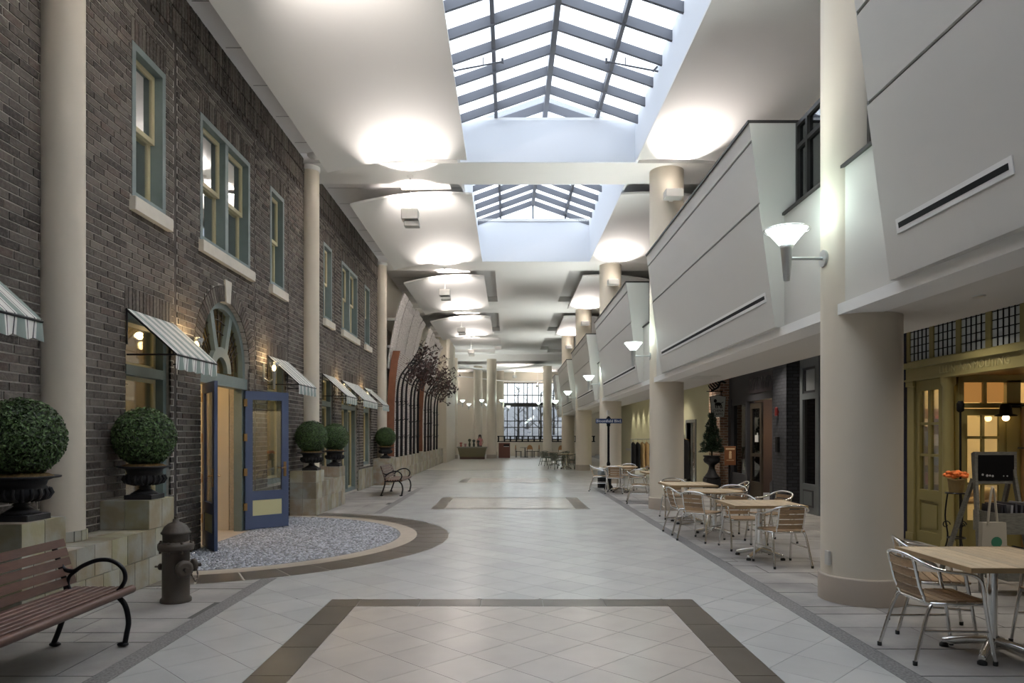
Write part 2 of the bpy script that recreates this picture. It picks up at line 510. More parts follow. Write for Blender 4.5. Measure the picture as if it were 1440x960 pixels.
# pebble half circle with beige ring and brown radial band
def ring_piece(r0, r1, a0, a1, z, n=4):
    out = [(PC[0]+r1*cos(a0+(a1-a0)*k/n), PC[1]+r1*sin(a0+(a1-a0)*k/n)) for k in range(n+1)]
    out += [(PC[0]+r0*cos(a1-(a1-a0)*k/n), PC[1]+r0*sin(a1-(a1-a0)*k/n)) for k in range(n+1)]
    b = MB(); b.prism(out, 'z', -0.008, z); return b
A0 = radians(-86); A1 = radians(86); NB = 22
for k in range(NB):
    a = A0+(A1-A0)*k/NB; c = A0+(A1-A0)*(k+1)/NB
    part('ring_tile', ring_piece(RM+0.004, RO-0.004, a+0.003, c-0.003, 0.004), m_band, floor)
b = ring_piece(RM, RO, A0, A1, 0.0015, 60); part('ring_grout', b, m_grout, floor)
b = ring_piece(RI, RM, A0, A1, 0.004, 60); part('pebble_ring', b, m_ring, floor)
pb = [(PC[0]+RI*cos(A0+(A1-A0)*k/48), PC[1]+RI*sin(A0+(A1-A0)*k/48)) for k in range(49)]
b = MB(); b.prism(pb, 'z', -0.008, 0.002); part('pebble_bed', b, m_pebbed, floor)
b = MB(); rnd = random.Random(3)
st = 0.05
ny = int(2*RI/st)
for i in range(ny):
    for j in range(int(RI/st)+1):
        x = PC[0]+0.25+j*st+rnd.uniform(-.018,.018); y = PC[1]-RI+i*st+rnd.uniform(-.018,.018)
        if math.hypot(x-PC[0], y-PC[1]) > RI-0.03 or x < WALL_X+0.02: continue
        a = rnd.uniform(0, pi); l = rnd.uniform(.020,.034); w = rnd.uniform(.012,.018); h = rnd.uniform(.006,.014)
        ca, sa = cos(a), sin(a)
        P = lambda u, v, z: (x+u*ca-v*sa, y+u*sa+v*ca, z)
        vs = [P(l*cos(t), w*sin(t), 0.002) for t in [k*pi/3 for k in range(6)]]+[P(.55*l*cos(t), .55*w*sin(t), 0.002+h) for t in [k*pi/3 for k in range(6)]]
        b.add(vs, [(k, (k+1)%6, 6+(k+1)%6, 6+k) for k in range(6)]+[tuple(range(6,12))], True)
part('pebbles', b, m_pebble, floor, kind='stuff')

# granite strips and flagstone pavements either side
def strip(x0, x1, y0, y1):
    y = y0
    while y < y1-0.05:
        e = min(y+1.5, y1)
        b = MB(); b.box(x0+.002, x1-.002, y+.002, e-.002, -0.008, 0.001); part('granite_kerb', b, m_granite, floor); y = e
strip(XL-0.17, XL, 3.0, 8.25); strip(XL-0.17, XL, 15.0, 22.5); strip(XR, XR+0.17, 3.0, 22.5)
for (x0,x1) in ((-4.5, XL-0.17),(XR+0.17, 6.3)):
    b = MB(); b.box(x0, x1, 22.35, 22.52, -0.008, 0.001); part('granite_kerb', b, m_granite, floor)
rnd = random.Random(11)
def flags(x0, x1, y0, y1, skip=None):
    y = y0
    while y < y1-0.02:
        h = rnd.choice([0.28,0.46,0.62,0.8]); e = min(y+h, y1)
        x = x0+rnd.uniform(-1.2,0)
        while x < x1:
            w = rnd.uniform(0.9,1.7); a = max(x, x0); c = min(x+w, x1)
            if c-a > 0.12:
                cx, cy = (a+c)/2, (y+e)/2
                if not (skip and skip(a, c, y, e)):
                    dz = rnd.uniform(-0.0025,0.0)
                    b = MB(); b.box(a+.005, c-.005, y+.008, e-.008, -0.01, dz); part('flagstone', b, m_flag, floor)
            x += w
        y = e
inring = lambda a,c,y,e: max(math.hypot(x-PC[0], q-PC[1]) for x in (a,c) for q in (y,e)) < RO-0.02
for x0, x1 in ((-4.5, XL-0.17),(XR+0.17, 6.35)):
    b = MB(); b.box(x0, x1, 3.0, 22.35, -0.012, -0.0045); part('joint_bed', b, M('dark_joint_sand', (0.11,0.105,0.10), 0.95), floor)
flags(-4.5, XL-0.17, 3.0, 22.35, inring)
flags(XR+0.17, 6.35, 3.0, 22.35)
for x0, x1, y1 in ((XL-0.17, XL, 15.0), (XL,XL+0.0,0)):
    if x1 > x0:
        b = MB(); b.box(x0, x1, 8.25, y1, -0.008, -0.0005); part('floor_margin', b, m_tile, floor)
# ================================================================ LEFT BRICK WALL
BZ = 7.72; WY0, WY1 = 3.0, 24.9
BAY = [11.38, 20.18]
up_open = []; lo_open = []
for c in BAY:
    up_open += [(c-2.88, c-2.05, 4.5, 6.38, 1), (c-1.0, c+1.0, 4.5, 6.38, 2), (c+2.05, c+2.88, 4.5, 6.38, 1)]
    lo_open += [(c-3.02, c-1.9, 0.72, 3.13, 1), (c+1.9, c+3.02, 0.72, 3.13, 1)]
lo_open.append((BAY[1]-1.0, BAY[1]+1.0, 0.05, 3.13, 2))
AC, AZ, AR = 11.38, 2.80, 0.98         # arch centre, springing, radius
slots = []
for c in BAY:
    slots += [c-1.76, c+1.26, c+3.12] if c == BAY[0] else [c-1.76, c+1.26, c+3.12]
SW = 0.075
rects = [o[:4] for o in up_open+lo_open]+[(AC-AR, AC+AR, 0.0, AZ+AR)]
def grid_fill(mb, x0, x1, y0, y1, z0, z1, holes):
    ys = sorted(set([y0,y1]+[min(max(h[k],y0),y1) for h in holes for k in (0,1)]))
    zs = sorted(set([z0,z1]+[min(max(h[k],z0),z1) for h in holes for k in (2,3)]))
    for a, b in zip(ys, ys[1:]):
        if b-a < 1e-4: continue
        run = None
        for c, d in zip(zs, zs[1:]):
            m = ((a+b)/2, (c+d)/2)
            solid = not any(h[0] < m[0] < h[1] and h[2] < m[1] < h[3] for h in holes)
            if solid:
                run = (run[0], d) if run else (c, d)
            if (not solid or d == zs[-1]) and run:
                mb.box(x0, x1, a, b, run[0], run[1]); run = None
mb = MB(); grid_fill(mb, -4.85, -4.507, WY0, WY1, 0.0, BZ, rects)
# spandrels over the arch
for s in (-1, 1):
    pts = [(AC+s*AR*cos(t), AZ+AR*sin(t)) for t in [pi/2*k/14 for k in range(15)]]
    poly = pts+[(AC+s*AR, AZ+AR)]
    mb.prism(poly, 'x', -4.85, -4.507)
wall_left = struct('wall_left', mb, m_mortar, 'grey brown brick wall with sash windows, awnings and arched doorway')
# stone plinth at the foot of the wall in the second bay is added with the planters

bricks = []                      # (y0,y1,z0,z1,proud)
CH, BL, J = 0.0855, 0.262, 0.0155
ncourse = int(6.98/CH)
def lintel_top(d): return 0.006+CH*math.ceil((d+0.235-0.006)/CH)
def spans(z0, z1, y0, y1):
    """free intervals of a course"""
    zm = (z0+z1)/2
    cut = []
    for (a,b,c,d) in rects[:-1]:
        if c-0.02 < zm < d+0.0: cut.append((a,b))
        n = next((o for o in up_open+lo_open if o[:4] == (a,b,c,d)), None)
        if d <= zm < lintel_top(d): cut.append((a-0.02,b+0.02))          # soldier lintel
        if c >= 4 and c-0.17 < zm < c: cut.append((a-0.06,b+0.06))   # sill
    if zm < AZ: cut.append((AC-AR, AC+AR))
    elif zm < AZ+AR+0.25:
        h = sqrt(max(0, (AR+0.25)**2-(zm-AZ)**2)); cut.append((AC-h, AC+h))
    for s in slots: cut.append((s-SW/2, s+SW/2))
    iv = [(y0,y1)]
    for (a,b) in cut:
        nv = []
        for (p,q) in iv:
            if b <= p or a >= q: nv.append((p,q)); continue
            if a > p: nv.append((p,a))
            if b < q: nv.append((b,q))
        iv = nv
    return iv
rnd = random.Random(5)
for k in range(ncourse):
    z0 = 0.006+k*CH; z1 = z0+CH-J
    off = (k % 2)*BL/2+(0.06 if k % 5 == 3 else 0)
    for (p,q) in spans(z0, z1, WY0, WY1):
        y = WY0-BL+off
        while y < q:
            a = max(y, p)+J/2*(y > p); b = min(y+BL, q)
            a = max(y+J/2, p); b = min(y+BL-J/2, q)
            if b-a > 0.025: bricks.append((a, b, z0, z1, rnd.uniform(-.002,.005)))
            y += BL
# soldier courses: lintels, cornice bands
def soldiers(y0, y1, z0, h, proud, w=0.0855):
    n = max(1, round((y1-y0)/w)); w = (y1-y0)/n
    for k in range(n): bricks.append((y0+k*w+J/2, y0+(k+1)*w-J/2, z0+J/2, z0+h-J/2, proud+rnd.uniform(-.003,.003)))
for (a,b,c,d,n) in up_open+lo_open: soldiers(a-0.02, b+0.02, d, lintel_top(d)-d-0.004, 0.003)
soldiers(WY0, WY1, 7.08, 0.31, 0.014); soldiers(WY0, WY1, 7.40, 0.31, 0.02)
n = int((WY1-WY0)/0.11)
for k in range(n):
    if k % 2 == 0: bricks.append((WY0+k*0.11+.01, WY0+k*0.11+0.10, 6.995, 7.075, 0.012))
ZT = 6.985
def brick_verts(y0, y1, z0, z1, pr):
    xf = WALL_X+pr; xb = -4.53
    return (xb, xf, y0, y1, z0, z1)
def brick_px(b):
    y = (b[0]+b[1])/2
    if y < 6.35 or y > 30: return 0
    py = 612-1000*((b[2]+b[3])/2-1.65)/y
    if py < -5: return 0
    return (b[1]-b[0])*4500/y/y*(b[3]-b[2])*1000/y
bricks.sort(key=brick_px, reverse=True)
for b in bricks[:300]:
    x0,x1,y0,y1,z0,z1 = brick_verts(*b)
    q = MB(); q.box(x0,x1,y0,y1,z0,z1)
    part('brick', q, m_brick_o, wall_left)
q = MB()
for b in bricks[300:]: q.box(*brick_verts(*b))
# arch voussoirs (bricks on end)
nv = 44
for k in range(nv):
    a0 = pi*k/nv+0.006; a1 = pi*(k+1)/nv-0.006
    r0, r1 = AR+0.0, AR+0.245
    if abs((a0+a1)/2-pi/2) < 0.10: continue
    poly = [(AC+r0*cos(a0),AZ+r0*sin(a0)),(AC+r1*cos(a0),AZ+r1*sin(a0)),(AC+r1*cos(a1),AZ+r1*sin(a1)),(AC+r0*cos(a1),AZ+r0*sin(a1))]
    q.prism(poly, 'x', -4.72, WALL_X+0.008)
part('brick_field', q, m_brick_i, wall_left, kind='stuff')
q = MB()
for s in slots: q.box(-4.52, -4.5055, s-SW/2, s+SW/2, 0, 6.98)
q.box(-4.52, -4.505, WY0, WY1, 6.93, 7.09)
part('control_joint_shade', q, M('joint_shade_colour', (0.06,0.05,0.045), 0.95), wall_left)  # shade of the wall slots and dentil gaps, put into dark strips
q = MB(); q.prism([(AC-0.085,AZ+AR-0.02),(AC+0.085,AZ+AR-0.02),(AC+0.13,AZ+AR+0.34),(AC-0.13,AZ+AR+0.34)], 'x', -4.6, WALL_X+0.025)
part('keystone', q, m_sill, wall_left, label='pale stone keystone')

# rooms behind the brick front
m_room = M('shop_room_cream', (0.70,0.58,0.36), 0.8)
mb = MB()
mb.box(-8.6, -8.5, 3.2, 24.8, 0, 3.6); mb.box(-8.5, -4.86, 3.1, 3.2, 0, 3.6); mb.box(-8.5, -4.86, 24.8, 24.9, 0, 3.6)
mb.box(-8.5, -4.86, 3.2, 24.8, 3.6, 3.7)
mb.box(-8.5, -4.86, 15.6, 15.75, 0, 3.6)
struct('wall_shop_interior', mb, m_room, 'warm cream room behind the lower windows')
mb = MB()
mb.box(-8.6, -8.5, 3.2, 24.8, 3.7, 7.7); mb.box(-8.5, -4.86, 3.2, 24.8, 7.62, 7.7); mb.box(-8.5,-4.86,3.1,3.2,3.7,7.7); mb.box(-8.5,-4.86,24.8,24.9,3.7,7.7)
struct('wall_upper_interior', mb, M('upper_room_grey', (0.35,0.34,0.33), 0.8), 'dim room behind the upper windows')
for k, y in enumerate((9.0, 11.4, 13.8, 17.8, 20.2, 22.6)):
    t = thing('ceiling_lamp', 'round flush ceiling lamp inside the room behind the brick front', 'lamp', (-6.4, y, 3.6), 0, 'lamps inside the brick front rooms')
    q = MB(); q.lathe([(0.02,0),(0.20,0),(0.20,-0.05),(0.17,-0.09),(0.0,-0.10)], n=16); part('shade', q, m_warmglow, t)
    ld = bpy.data.lights.new('room_lamp', 'POINT'); ld.energy = SHOP_W; ld.color = (1,0.74,0.42); ld.shadow_soft_size = 0.2
    lo = bpy.data.objects.new('room_lamp', ld); COL.objects.link(lo); lo.parent = t; lo.location = (0,0,-0.25)

WN = [0]
def next_window():
    WN[0] += 1; return 'window_%d' % WN[0]
def sash_window(y0, y1, z0, z1, n, sill=True, glassm=m_glassup, label=None):
    """double hung sashes in a grey green casing"""
    fr = 0.085; xo, xi = -4.515, -4.75
    q = MB()
    q.box(xi, xo+0.02, y0, y0+fr, z0, z1); q.box(xi, xo+0.02, y1-fr, y1, z0, z1)
    q.box(xi, xo+0.02, y0+fr, y1-fr, z1-fr, z1); q.box(xi, xo+0.02, y0+fr, y1-fr, z0, z0+fr)
    ys = [(y0+fr, y1-fr)]
    if n == 2:
        m = (y0+y1)/2; q.box(xi, xo+0.01, m-0.06, m+0.06, z0+fr, z1-fr); ys = [(y0+fr, m-0.06),(m+0.06, y1-fr)]
    root = struct(next_window(), q, m_teal, label)
    zm = (z0+z1)/2; s = 0.062
    for (a,b) in ys:
        for (c,d,x) in ((zm-0.03, z1-fr, -4.60),(z0+fr, zm+0.03, -4.655)):
            q = MB(); q.box(x-0.045, x, a, a+s, c, d); q.box(x-0.045, x, b-s, b, c, d); q.box(x-0.045, x, a+s, b-s, c, c+s); q.box(x-0.045, x, a+s, b-s, d-s, d)
            so = part('sash', q, m_sash, root)
            q = MB(); q.box(x-0.026, x-0.020, a+s, b-s, c+s, d-s); part('pane', q, glassm, so)
    if sill:
        q = MB(); q.cbox(-4.58, -4.42, y0-0.06, y1+0.06, z0-0.165, z0, 0.008); part('window_sill', q, m_sill, root, label='pale cast stone sill')
    return root
for i, (a,b,c,d,n) in enumerate(up_open):
    nm = ['single sash window above the first striped awning','paired sash window above the arched doorway','single sash window between arched doorway and second engaged column',
          'single sash window just past the second engaged column','paired sash window above the wide awning','single sash window nearest the end of the brick wall'][i]
    sash_window(a,b,c,d,n,label=nm)
def shop_window(y0, y1, z0, z1, n, label):
    fr = 0.09; xo, xi = -4.56, -4.78
    q = MB()
    q.box(xi, xo, y0, y0+fr, z0, z1); q.box(xi, xo, y1-fr, y1, z0, z1)
    q.box(xi, xo, y0+fr, y1-fr, z1-fr, z1); q.box(xi, xo, y0+fr, y1-fr, z0, z0+fr); q.box(xi, xo+0.02, y0+fr, y1-fr, 2.38, 2.50)
    ys = [(y0+fr, y1-fr)]
    if n == 2:
        m = (y0+y1)/2; q.box(xi, xo, m-0.05, m+0.05, z0+fr, z1-fr); ys = [(y0+fr, m-0.05),(m+0.05, y1-fr)]
    root = struct(next_window(), q, m_teal, label)
    for (a,b) in ys:
        for (c,d) in ((z0+fr, 2.38),(2.50, z1-fr)):
            s = 0.05; x = -4.66
            q = MB(); q.box(x-0.04, x, a, a+s, c, d); q.box(x-0.04, x, b-s, b, c, d); q.box(x-0.04, x, a+s, b-s, c, c+s); q.box(x-0.04, x, a+s, b-s, d-s, d)
            so = part('sash', q, m_sash, root)
            q = MB(); q.box(x-0.024, x-0.018, a+s, b-s, c+s, d-s); part('pane', q, m_glass, so)
    return root
lab = ['shop window under the first striped awning','shop window beside the blue door','shop window past the second engaged column','shop window nearest the end of the brick wall','wide glazed shop entrance under the wide awning']
for (a,b,c,d,n), l in zip(lo_open, lab): shop_window(a,b,c,d,n,l)

# ---- arched doorway: frame, fanlight, two open leaves
q = MB(); XD0, XD1 = -4.72, -4.58
q.box(XD0, XD1, AC-AR, AC-AR+0.14, 0, 2.44); q.box(XD0, XD1, AC+AR-0.14, AC+AR, 0, 2.44)
q.box(XD0-0.02, XD1+0.04, AC-AR, AC+AR, 2.44, 2.62)
def arc_band(q, r0, r1, a0, a1, x0, x1, n=20, c=(AC,AZ)):
    p = [(c[0]+r1*cos(a0+(a1-a0)*k/n), c[1]+r1*sin(a0+(a1-a0)*k/n)) for k in range(n+1)]
    p += [(c[0]+r0*cos(a1-(a1-a0)*k/n), c[1]+r0*sin(a1-(a1-a0)*k/n)) for k in range(n+1)]
    q.prism(p, 'x', x0, x1)
for k in range(12): arc_band(q, AR-0.11, AR, pi*k/12, pi*(k+1)/12, XD0, XD1, 3)
q.box(XD0, XD1, AC-AR, AC-AR+0.11, 2.62, AZ); q.box(XD0, XD1, AC+AR-0.11, AC+AR, 2.62, AZ)
FC = (AC, 2.66)
for k in range(8): arc_band(q, 0.24, 0.40, pi*k/8, pi*(k+1)/8, XD0+0.02, XD1-0.01, 3, FC)
for a in (radians(62), radians(118)):
    p0 = (XD1-0.06, FC[0]+0.38*cos(a), FC[1]+0.38*sin(a)); p1 = (XD1-0.06, AC+(AR-0.05)*cos(a)*0.92, AZ+(AR-0.05)*sin(a))
    q.bar(p0, p1, 0.12, 0.10, up=(1,0,0))
door_frame = struct('door_1', q, m_teal, 'grey green arched door frame with fanlight')
# leaded fanlight glass
q = MB()
p = [(AC+(AR-0.06)*cos(pi*k/24), AZ+(AR-0.06)*sin(pi*k/24)) for k in range(25)]+[(AC-AR+0.05,2.6),(AC+AR-0.05,2.6)]
q.prism(p, 'x', -4.662, -4.656)
m_lead = glass('leaded_fanlight', tint=(0.75,0.68,0.42), refl=0.22, rough=0.03)
part('fanlight_glass', q, m_lead, door_frame)
q = MB()
for k in range(5):
    a = radians(18+k*8)
    for aa in (a, pi-a): q.bar((-4.65, FC[0]+0.42*cos(aa), FC[1]+0.42*sin(aa)), (-4.65, AC+(AR-0.10)*cos(aa), AZ+(AR-0.10)*sin(aa)), 0.012, 0.012, up=(1,0,0))
for k in range(3):
    a = radians(78+12*k); q.bar((-4.65, FC[0]+0.42*cos(a), FC[1]+0.42*sin(a)), (-4.65, AC+(AR-0.10)*cos(a), AZ+(AR-0.10)*sin(a)), 0.012, 0.012, up=(1,0,0))
for r in (0.6, 0.78):
    for k in range(20): 
        a0 = pi*k/20; a1 = pi*(k+1)/20
        q.bar((-4.65, AC+r*cos(a0), 2.72+r*sin(a0)), (-4.65, AC+r*cos(a1), 2.72+r*sin(a1)), 0.012, 0.012, up=(1,0,0))
part('lead_came', q, m_dark, door_frame)
# threshold
q = MB(); q.box(-5.3, -4.5, AC-AR, AC+AR, -0.006, 0.004); part('threshold', q, m_ring, door_frame)
# lobby return walls inside the doorway
q = MB(); q.box(-6.6, -4.86, AC-AR-0.12, AC-AR, 0, 2.6); q.box(-6.6, -4.86, AC+AR, AC+AR+0.12, 0, 2.6)
part('lobby_wall', q, m_cream, door_frame)

def door_leaf(name, hinge, end, label):
    L = math.hypot(end[0]-hinge[0], end[1]-hinge[1]); a = math.atan2(end[1]-hinge[1], end[0]-hinge[0])
    H = 2.42; T = 0.045
    q = MB()
    st = 0.13
    q.box(0, st, -T/2, T/2, 0.02, H); q.box(L-st, L, -T/2, T/2, 0.02, H)
    q.box(st, L-st, -T/2, T/2, H-0.15, H); q.box(st, L-st, -T/2, T/2, 0.02, 0.25); q.box(st, L-st, -T/2, T/2, 0.52, 0.68)
    root = struct(name, q, m_blue, label)
    root.location = (hinge[0], hinge[1], 0); root.rotation_euler = (0,0,a)
    q = MB(); q.box(st, L-st, -0.005, 0.005, 0.68, H-0.15); part('pane', q, m_glass, root)
    q = MB(); q.box(st, L-st, -0.012, 0.012, 0.25, 0.52); part('panel', q, m_yellow, root, label='pale yellow lower panel')
    for z in (0.35, 0.95, 1.55, 2.15):
        q = MB(); q.box(-0.03, 0.03, -T/2-0.006, T/2+0.006, z, z+0.13); part('hinge', q, m_brass, root)
    for s in (-1, 1):
        q = MB(); q.box(L-0.10, L-0.05, s*(T/2), s*(T/2+0.012), 0.92, 1.18); q.tube([(L-0.075,s*(T/2),1.08),(L-0.075,s*(T/2+0.05),1.08),(L-0.16,s*(T/2+0.05),1.07)], 0.009, 6); part('handle', q, m_brass, root)
    q = MB(); q.box(L-0.12, L-0.10, -0.01, 0.01, 0.0, 0.03); part('door_stop', q, m_black, root)
    return root
door_leaf('door_2', (-4.55,10.62), (-4.112,10.0), 'blue glazed door leaf standing open beside the hydrant')
door_leaf('door_3', (-4.55,12.28), (-3.99,12.87), 'blue glazed door leaf with brass hinges folded back towards the far planter')

# ---- engaged columns on the brick wall
COLL = [7.03, 15.81, 24.6]
lab = ['cream engaged column rising behind the low slate planter beside the arched door bay','cream engaged column beside the second awning','cream engaged column at the end of the brick wall']
for y, l in zip(COLL, lab):
    z0 = 0.615 if y < 8 else (0.685 if y < 17 else 0.885)
    t = thing('engaged_column', l, 'column', (-4.42, y, z0))
    q = MB(); q.lathe([(0.21,0.0),(0.21,7.5-z0)], n=28); part('shaft', q, m_column, t)
    q = MB(); q.lathe([(0.21,7.5-z0),(0.23,7.52-z0),(0.23,7.60-z0)], n=28); part('cap_ring', q, m_white, t)
    if z0 > 0:
        for k in range(9):
            a0 = -pi/2+pi*k/9+0.02; a1 = -pi/2+pi*(k+1)/9-0.02
            p = [(0.211*cos(a0),0.211*sin(a0)),(0.228*cos(a0),0.228*sin(a0)),(0.228*cos(a1),0.228*sin(a1)),(0.211*cos(a1),0.211*sin(a1))]
            q = MB(); q.prism(p, 'z', 0, 0.10); part('base_tile', q, m_slate, t)
# ================================================================ CEILING
BEAM = [(6.70+8.85*k, 7.98+8.85*k) for k in range(-1, 6)]      # soffit beams on the column lines
OX0, OX1, OXC = -1.05, 2.76, 0.84
ZB, ZR = 7.60, 7.82
CX1 = 8.0
mb = MB()
for (a,b) in BEAM: mb.box(-4.86, CX1, a, b, ZB, 8.6)
ceiling = struct('ceiling', mb, m_white, 'white ceiling with cross beams and raised bays')
q = MB()
for i in range(len(BEAM)-1):
    y0 = BEAM[i][1]; y1 = BEAM[i+1][0]
    if i <= 2:     # bays with a skylight
        q.box(-4.86, OX0-0.06, y0, y1, ZR, ZR+0.1); q.box(OX1+0.06, CX1, y0, y1, ZR, ZR+0.1)
    else:
        q.box(-4.86, CX1, y0, y1, ZR, ZR+0.1)
part('raised_bay', q, m_tileceil, ceiling)
q = MB()
for i in range(3, len(BEAM)-1):
    q.box(-0.48, 2.2, BEAM[i][1], BEAM[i+1][0], ZB+0.002, ZR)
    for s0, s1 in ((-0.95,-0.48),(2.2,2.75)): q.box(s0, s1, BEAM[i+1][0]-1.6, BEAM[i+1][0], ZB+0.002, ZR)
part('dropped_field', q, m_white, ceiling)
# tile joints in the raised bays beside the brick wall
q = MB()
for i in range(1, 5):
    y = BEAM[i][1]+0.9
    while y < BEAM[i+1][0]-0.2:
        q.box(-4.5, -1.2, y-0.006, y+0.006, ZR-0.003, ZR+0.01); y += 1.22
part('tile_joint', q, m_dark, ceiling)
# small dropped soffit step at each beam
for i in range(0, 5):
    q = MB(); q.box(-2.6, -1.4, BEAM[i][1], BEAM[i][1]+0.55, ZB+0.05, ZR); part('dropped_step', q, m_white, ceiling)
# smoke detectors and sprinklers
for (x,y,z) in ((-4.15,11.4,ZR),(-4.1,14.6,ZR)):
    q = MB(); q.lathe([(0.05,0),(0.05,-0.03),(0.03,-0.05),(0.0,-0.05)], (x,y,z), 10); part('sprinkler', q, m_aludull, ceiling)
q = MB(); q.lathe([(0.17,0),(0.17,-0.02),(0.13,-0.06),(0.0,-0.09)], (-4.1, 15.1, ZB), 18); part('dome_cap', q, m_white, ceiling)

# ---- skylights
SK = 0
def skylight(y0, y1, ze, zr, label, gable=False, ext=0.0):
    global SK
    SK += 1
    q = MB()
    t = 0.06
    q.box(OX0-t, OX0, y0+t, y1-t, ZB+0.002, ze+0.05); q.box(OX1, OX1+t, y0+t, y1-t, ZB+0.002, ze+0.05)
    top = ze if not gable else ze
    q.box(OX0-t, OX1+t, y0+0.002, y0+t, ZB+0.002, ze+0.05); q.box(OX0-t, OX1+t, y1-t, y1-0.002, ZB+0.002, ze+0.05)
    root = struct('window_%d' % (40+SK), q, m_well, label)
    # rafters, one by one
    d = 0.175; w = 0.06
    prof = [(OX0,ze),(OXC,zr),(OX1,ze),(OX1,ze-d),(OXC,zr-d),(OX0,ze-d)]
    q = MB(); q.prism([(p[0],p[1]) for p in prof[:2]+[(OXC,zr-d),(OX0,ze-d)]], 'y', -w/2, w/2); q.prism([prof[1],prof[2],(OX1,ze-d),(OXC,zr-d)], 'y', -w/2, w/2)
    me = q.mesh('rafter', m_rafter)
    y0 += t; y1 -= t
    y1 += ext
    n = round((y1-y0)/0.80); st = (y1-y0)/n
    for k in range(n+1):
        link('rafter', me, root, (0, y0+st*k, 0))
    q = MB()
    q.box(OXC-0.05, OXC+0.05, y0, y1, zr-0.20, zr+0.0)
    part('ridge_bar', q, m_rafter, root)
    for s in (-1, 1):
        xm = OXC+s*1.11; zm = zr-(zr-ze)*1.11/1.92
        q = MB(); q.box(xm-0.035, xm+0.035, y0, y1, zm-0.16, zm+0.01); part('purlin', q, m_rafter, root)
    zf = lambda x: zr-(zr-ze)*abs(x-OXC)/(1.905)
    xs = [OX0-0.05, OXC-1.11, OXC, OXC+1.11, OX1+0.05]
    for a, b in zip(xs, xs[1:]):
        q = MB(); q.prism([(a,zf(a)+0.012),(b,zf(b)+0.012),(b,zf(b)+0.026),(a,zf(a)+0.026)], 'y', 0.012, st-0.012)
        me = q.mesh('pane', m_skyglass)
        for k in range(n): link('pane', me, root, (0, y0+st*k, 0))
    # gable ends
    for yy, on in ((y0, False), (y1, gable)):
        if on:
            q = MB(); q.prism([(OX0,ze-0.0),(OX1,ze),(OXC,zr)], 'y', yy+0.02, yy+0.03); part('gable_pane', q, m_skyglass, root)
            for x in (OXC-1.11, OXC, OXC+1.11):
                q = MB(); q.box(x-0.03, x+0.03, yy-0.02, yy+0.04, ze, zf(x)); part('mullion', q, m_rafter, root)
            q = MB(); q.box(OX0, OX1, yy-0.03, yy+0.06, ze-0.05, ze+0.04); part('gable_sill', q, m_white, root)
        else:
            q = MB(); q.prism([(OX0,ze),(OX1,ze),(OXC,zr)], 'y', yy-0.03, yy+0.03); part('gable_end', q, m_well, root)
    # daylight portal over the opening
    ld = bpy.data.lights.new('skylight_portal', 'AREA'); ld.shape = 'RECTANGLE'; ld.size = OX1-OX0; ld.size_y = y1-y0; ld.cycles.is_portal = True
    lo = bpy.data.objects.new('skylight_portal', ld); COL.objects.link(lo); lo.location = (OXC, (y0+y1)/2, zr+0.08); lo.parent = root
    return root
skylight(BEAM[0][1], BEAM[1][0], 8.47, 9.12, 'skylight bay overhead before the first cross beam')
sk = skylight(BEAM[1][1], BEAM[2][0], 8.47, 9.12, 'large ridged skylight with grey rafters and sprinkler pipes', True, 1.25)
skylight(BEAM[2][1], BEAM[3][0], 9.02, 9.70, 'second ridged skylight with glazed gable end', True)
for s in (-1, 1):
    x0 = OXC+s*1.9; x1 = OXC+s*0.95; zq = 8.30
    q = MB(); q.tube([(x0, 13.0, zq),(x1, 13.0, zq+0.18)], 0.016, 8)
    q.tube([(x1,13.0,zq+0.15),(x1,13.0,zq+0.24)], 0.022, 8); q.tube([(OXC+s*1.3,13.0,zq+0.1),(OXC+s*1.3,13.0,zq+0.26)], 0.01, 6)
    q.tube([(x0-s*0.1,13.0,zq),(x0-s*0.02,13.0,zq+0.09)], 0.02, 8)
    part('sprinkler_pipe', q, m_rafter, sk)

COLNAME = ['beside the nearest bistro table', 'between the bistro tables and the street sign', 'behind the street name sign', 'past the street name sign', 'farthest along the balcony']
BAYNAME = ['over the near bench','beside the first ridged skylight','beside the second ridged skylight','in the first bay past the skylights','in the second bay past the skylights']
# ---- curved ceiling clouds hung under the bays
def cloud_mesh(L, flip):
    n = 22; th = 0.05
    xs = [-3.83+(3.83-0.88)*k/n for k in range(n+1)]
    zt = [7.5-0.0585*(x+1.6)**2 for x in xs]
    if flip: xs = [2*0.92-x for x in xs]
    q = MB(); vs = []
    for x, z in zip(xs, zt): vs += [(x,0,z),(x,L,z),(x,0,z+th),(x,L,z+th)]
    und = []; oth = []
    for k in range(n):
        a = 4*k; b = 4*k+4
        und.append((a,a+1,b+1,b)); oth += [(a+2,b+2,b+3,a+3),(a,b,b+2,a+2),(a+1,a+3,b+3,b+1)]
    q.add(vs, und, True); q.add(vs, oth+[(0,2,3,1),(4*n,4*n+1,4*n+3,4*n+2)])
    return q
CLW = 6.70
meL = cloud_mesh(CLW, False).mesh('ceiling_cloud', m_white); meR = cloud_mesh(CLW, True).mesh('ceiling_cloud', m_white)
for i in range(0, 6):
    y = BEAM[i][1]+0.37
    if i >= 5: continue
    o = link('ceiling_cloud', meL, None, (0,y,0)); tag(o, 'curved white ceiling cloud on the brick wall side '+BAYNAME[i], 'ceiling panel', 'ceiling clouds on the brick wall side')
    o = link('ceiling_cloud', meR, None, (0,y,0)); tag(o, 'curved white ceiling cloud on the balcony side '+BAYNAME[i], 'ceiling panel', 'ceiling clouds on the balcony side')

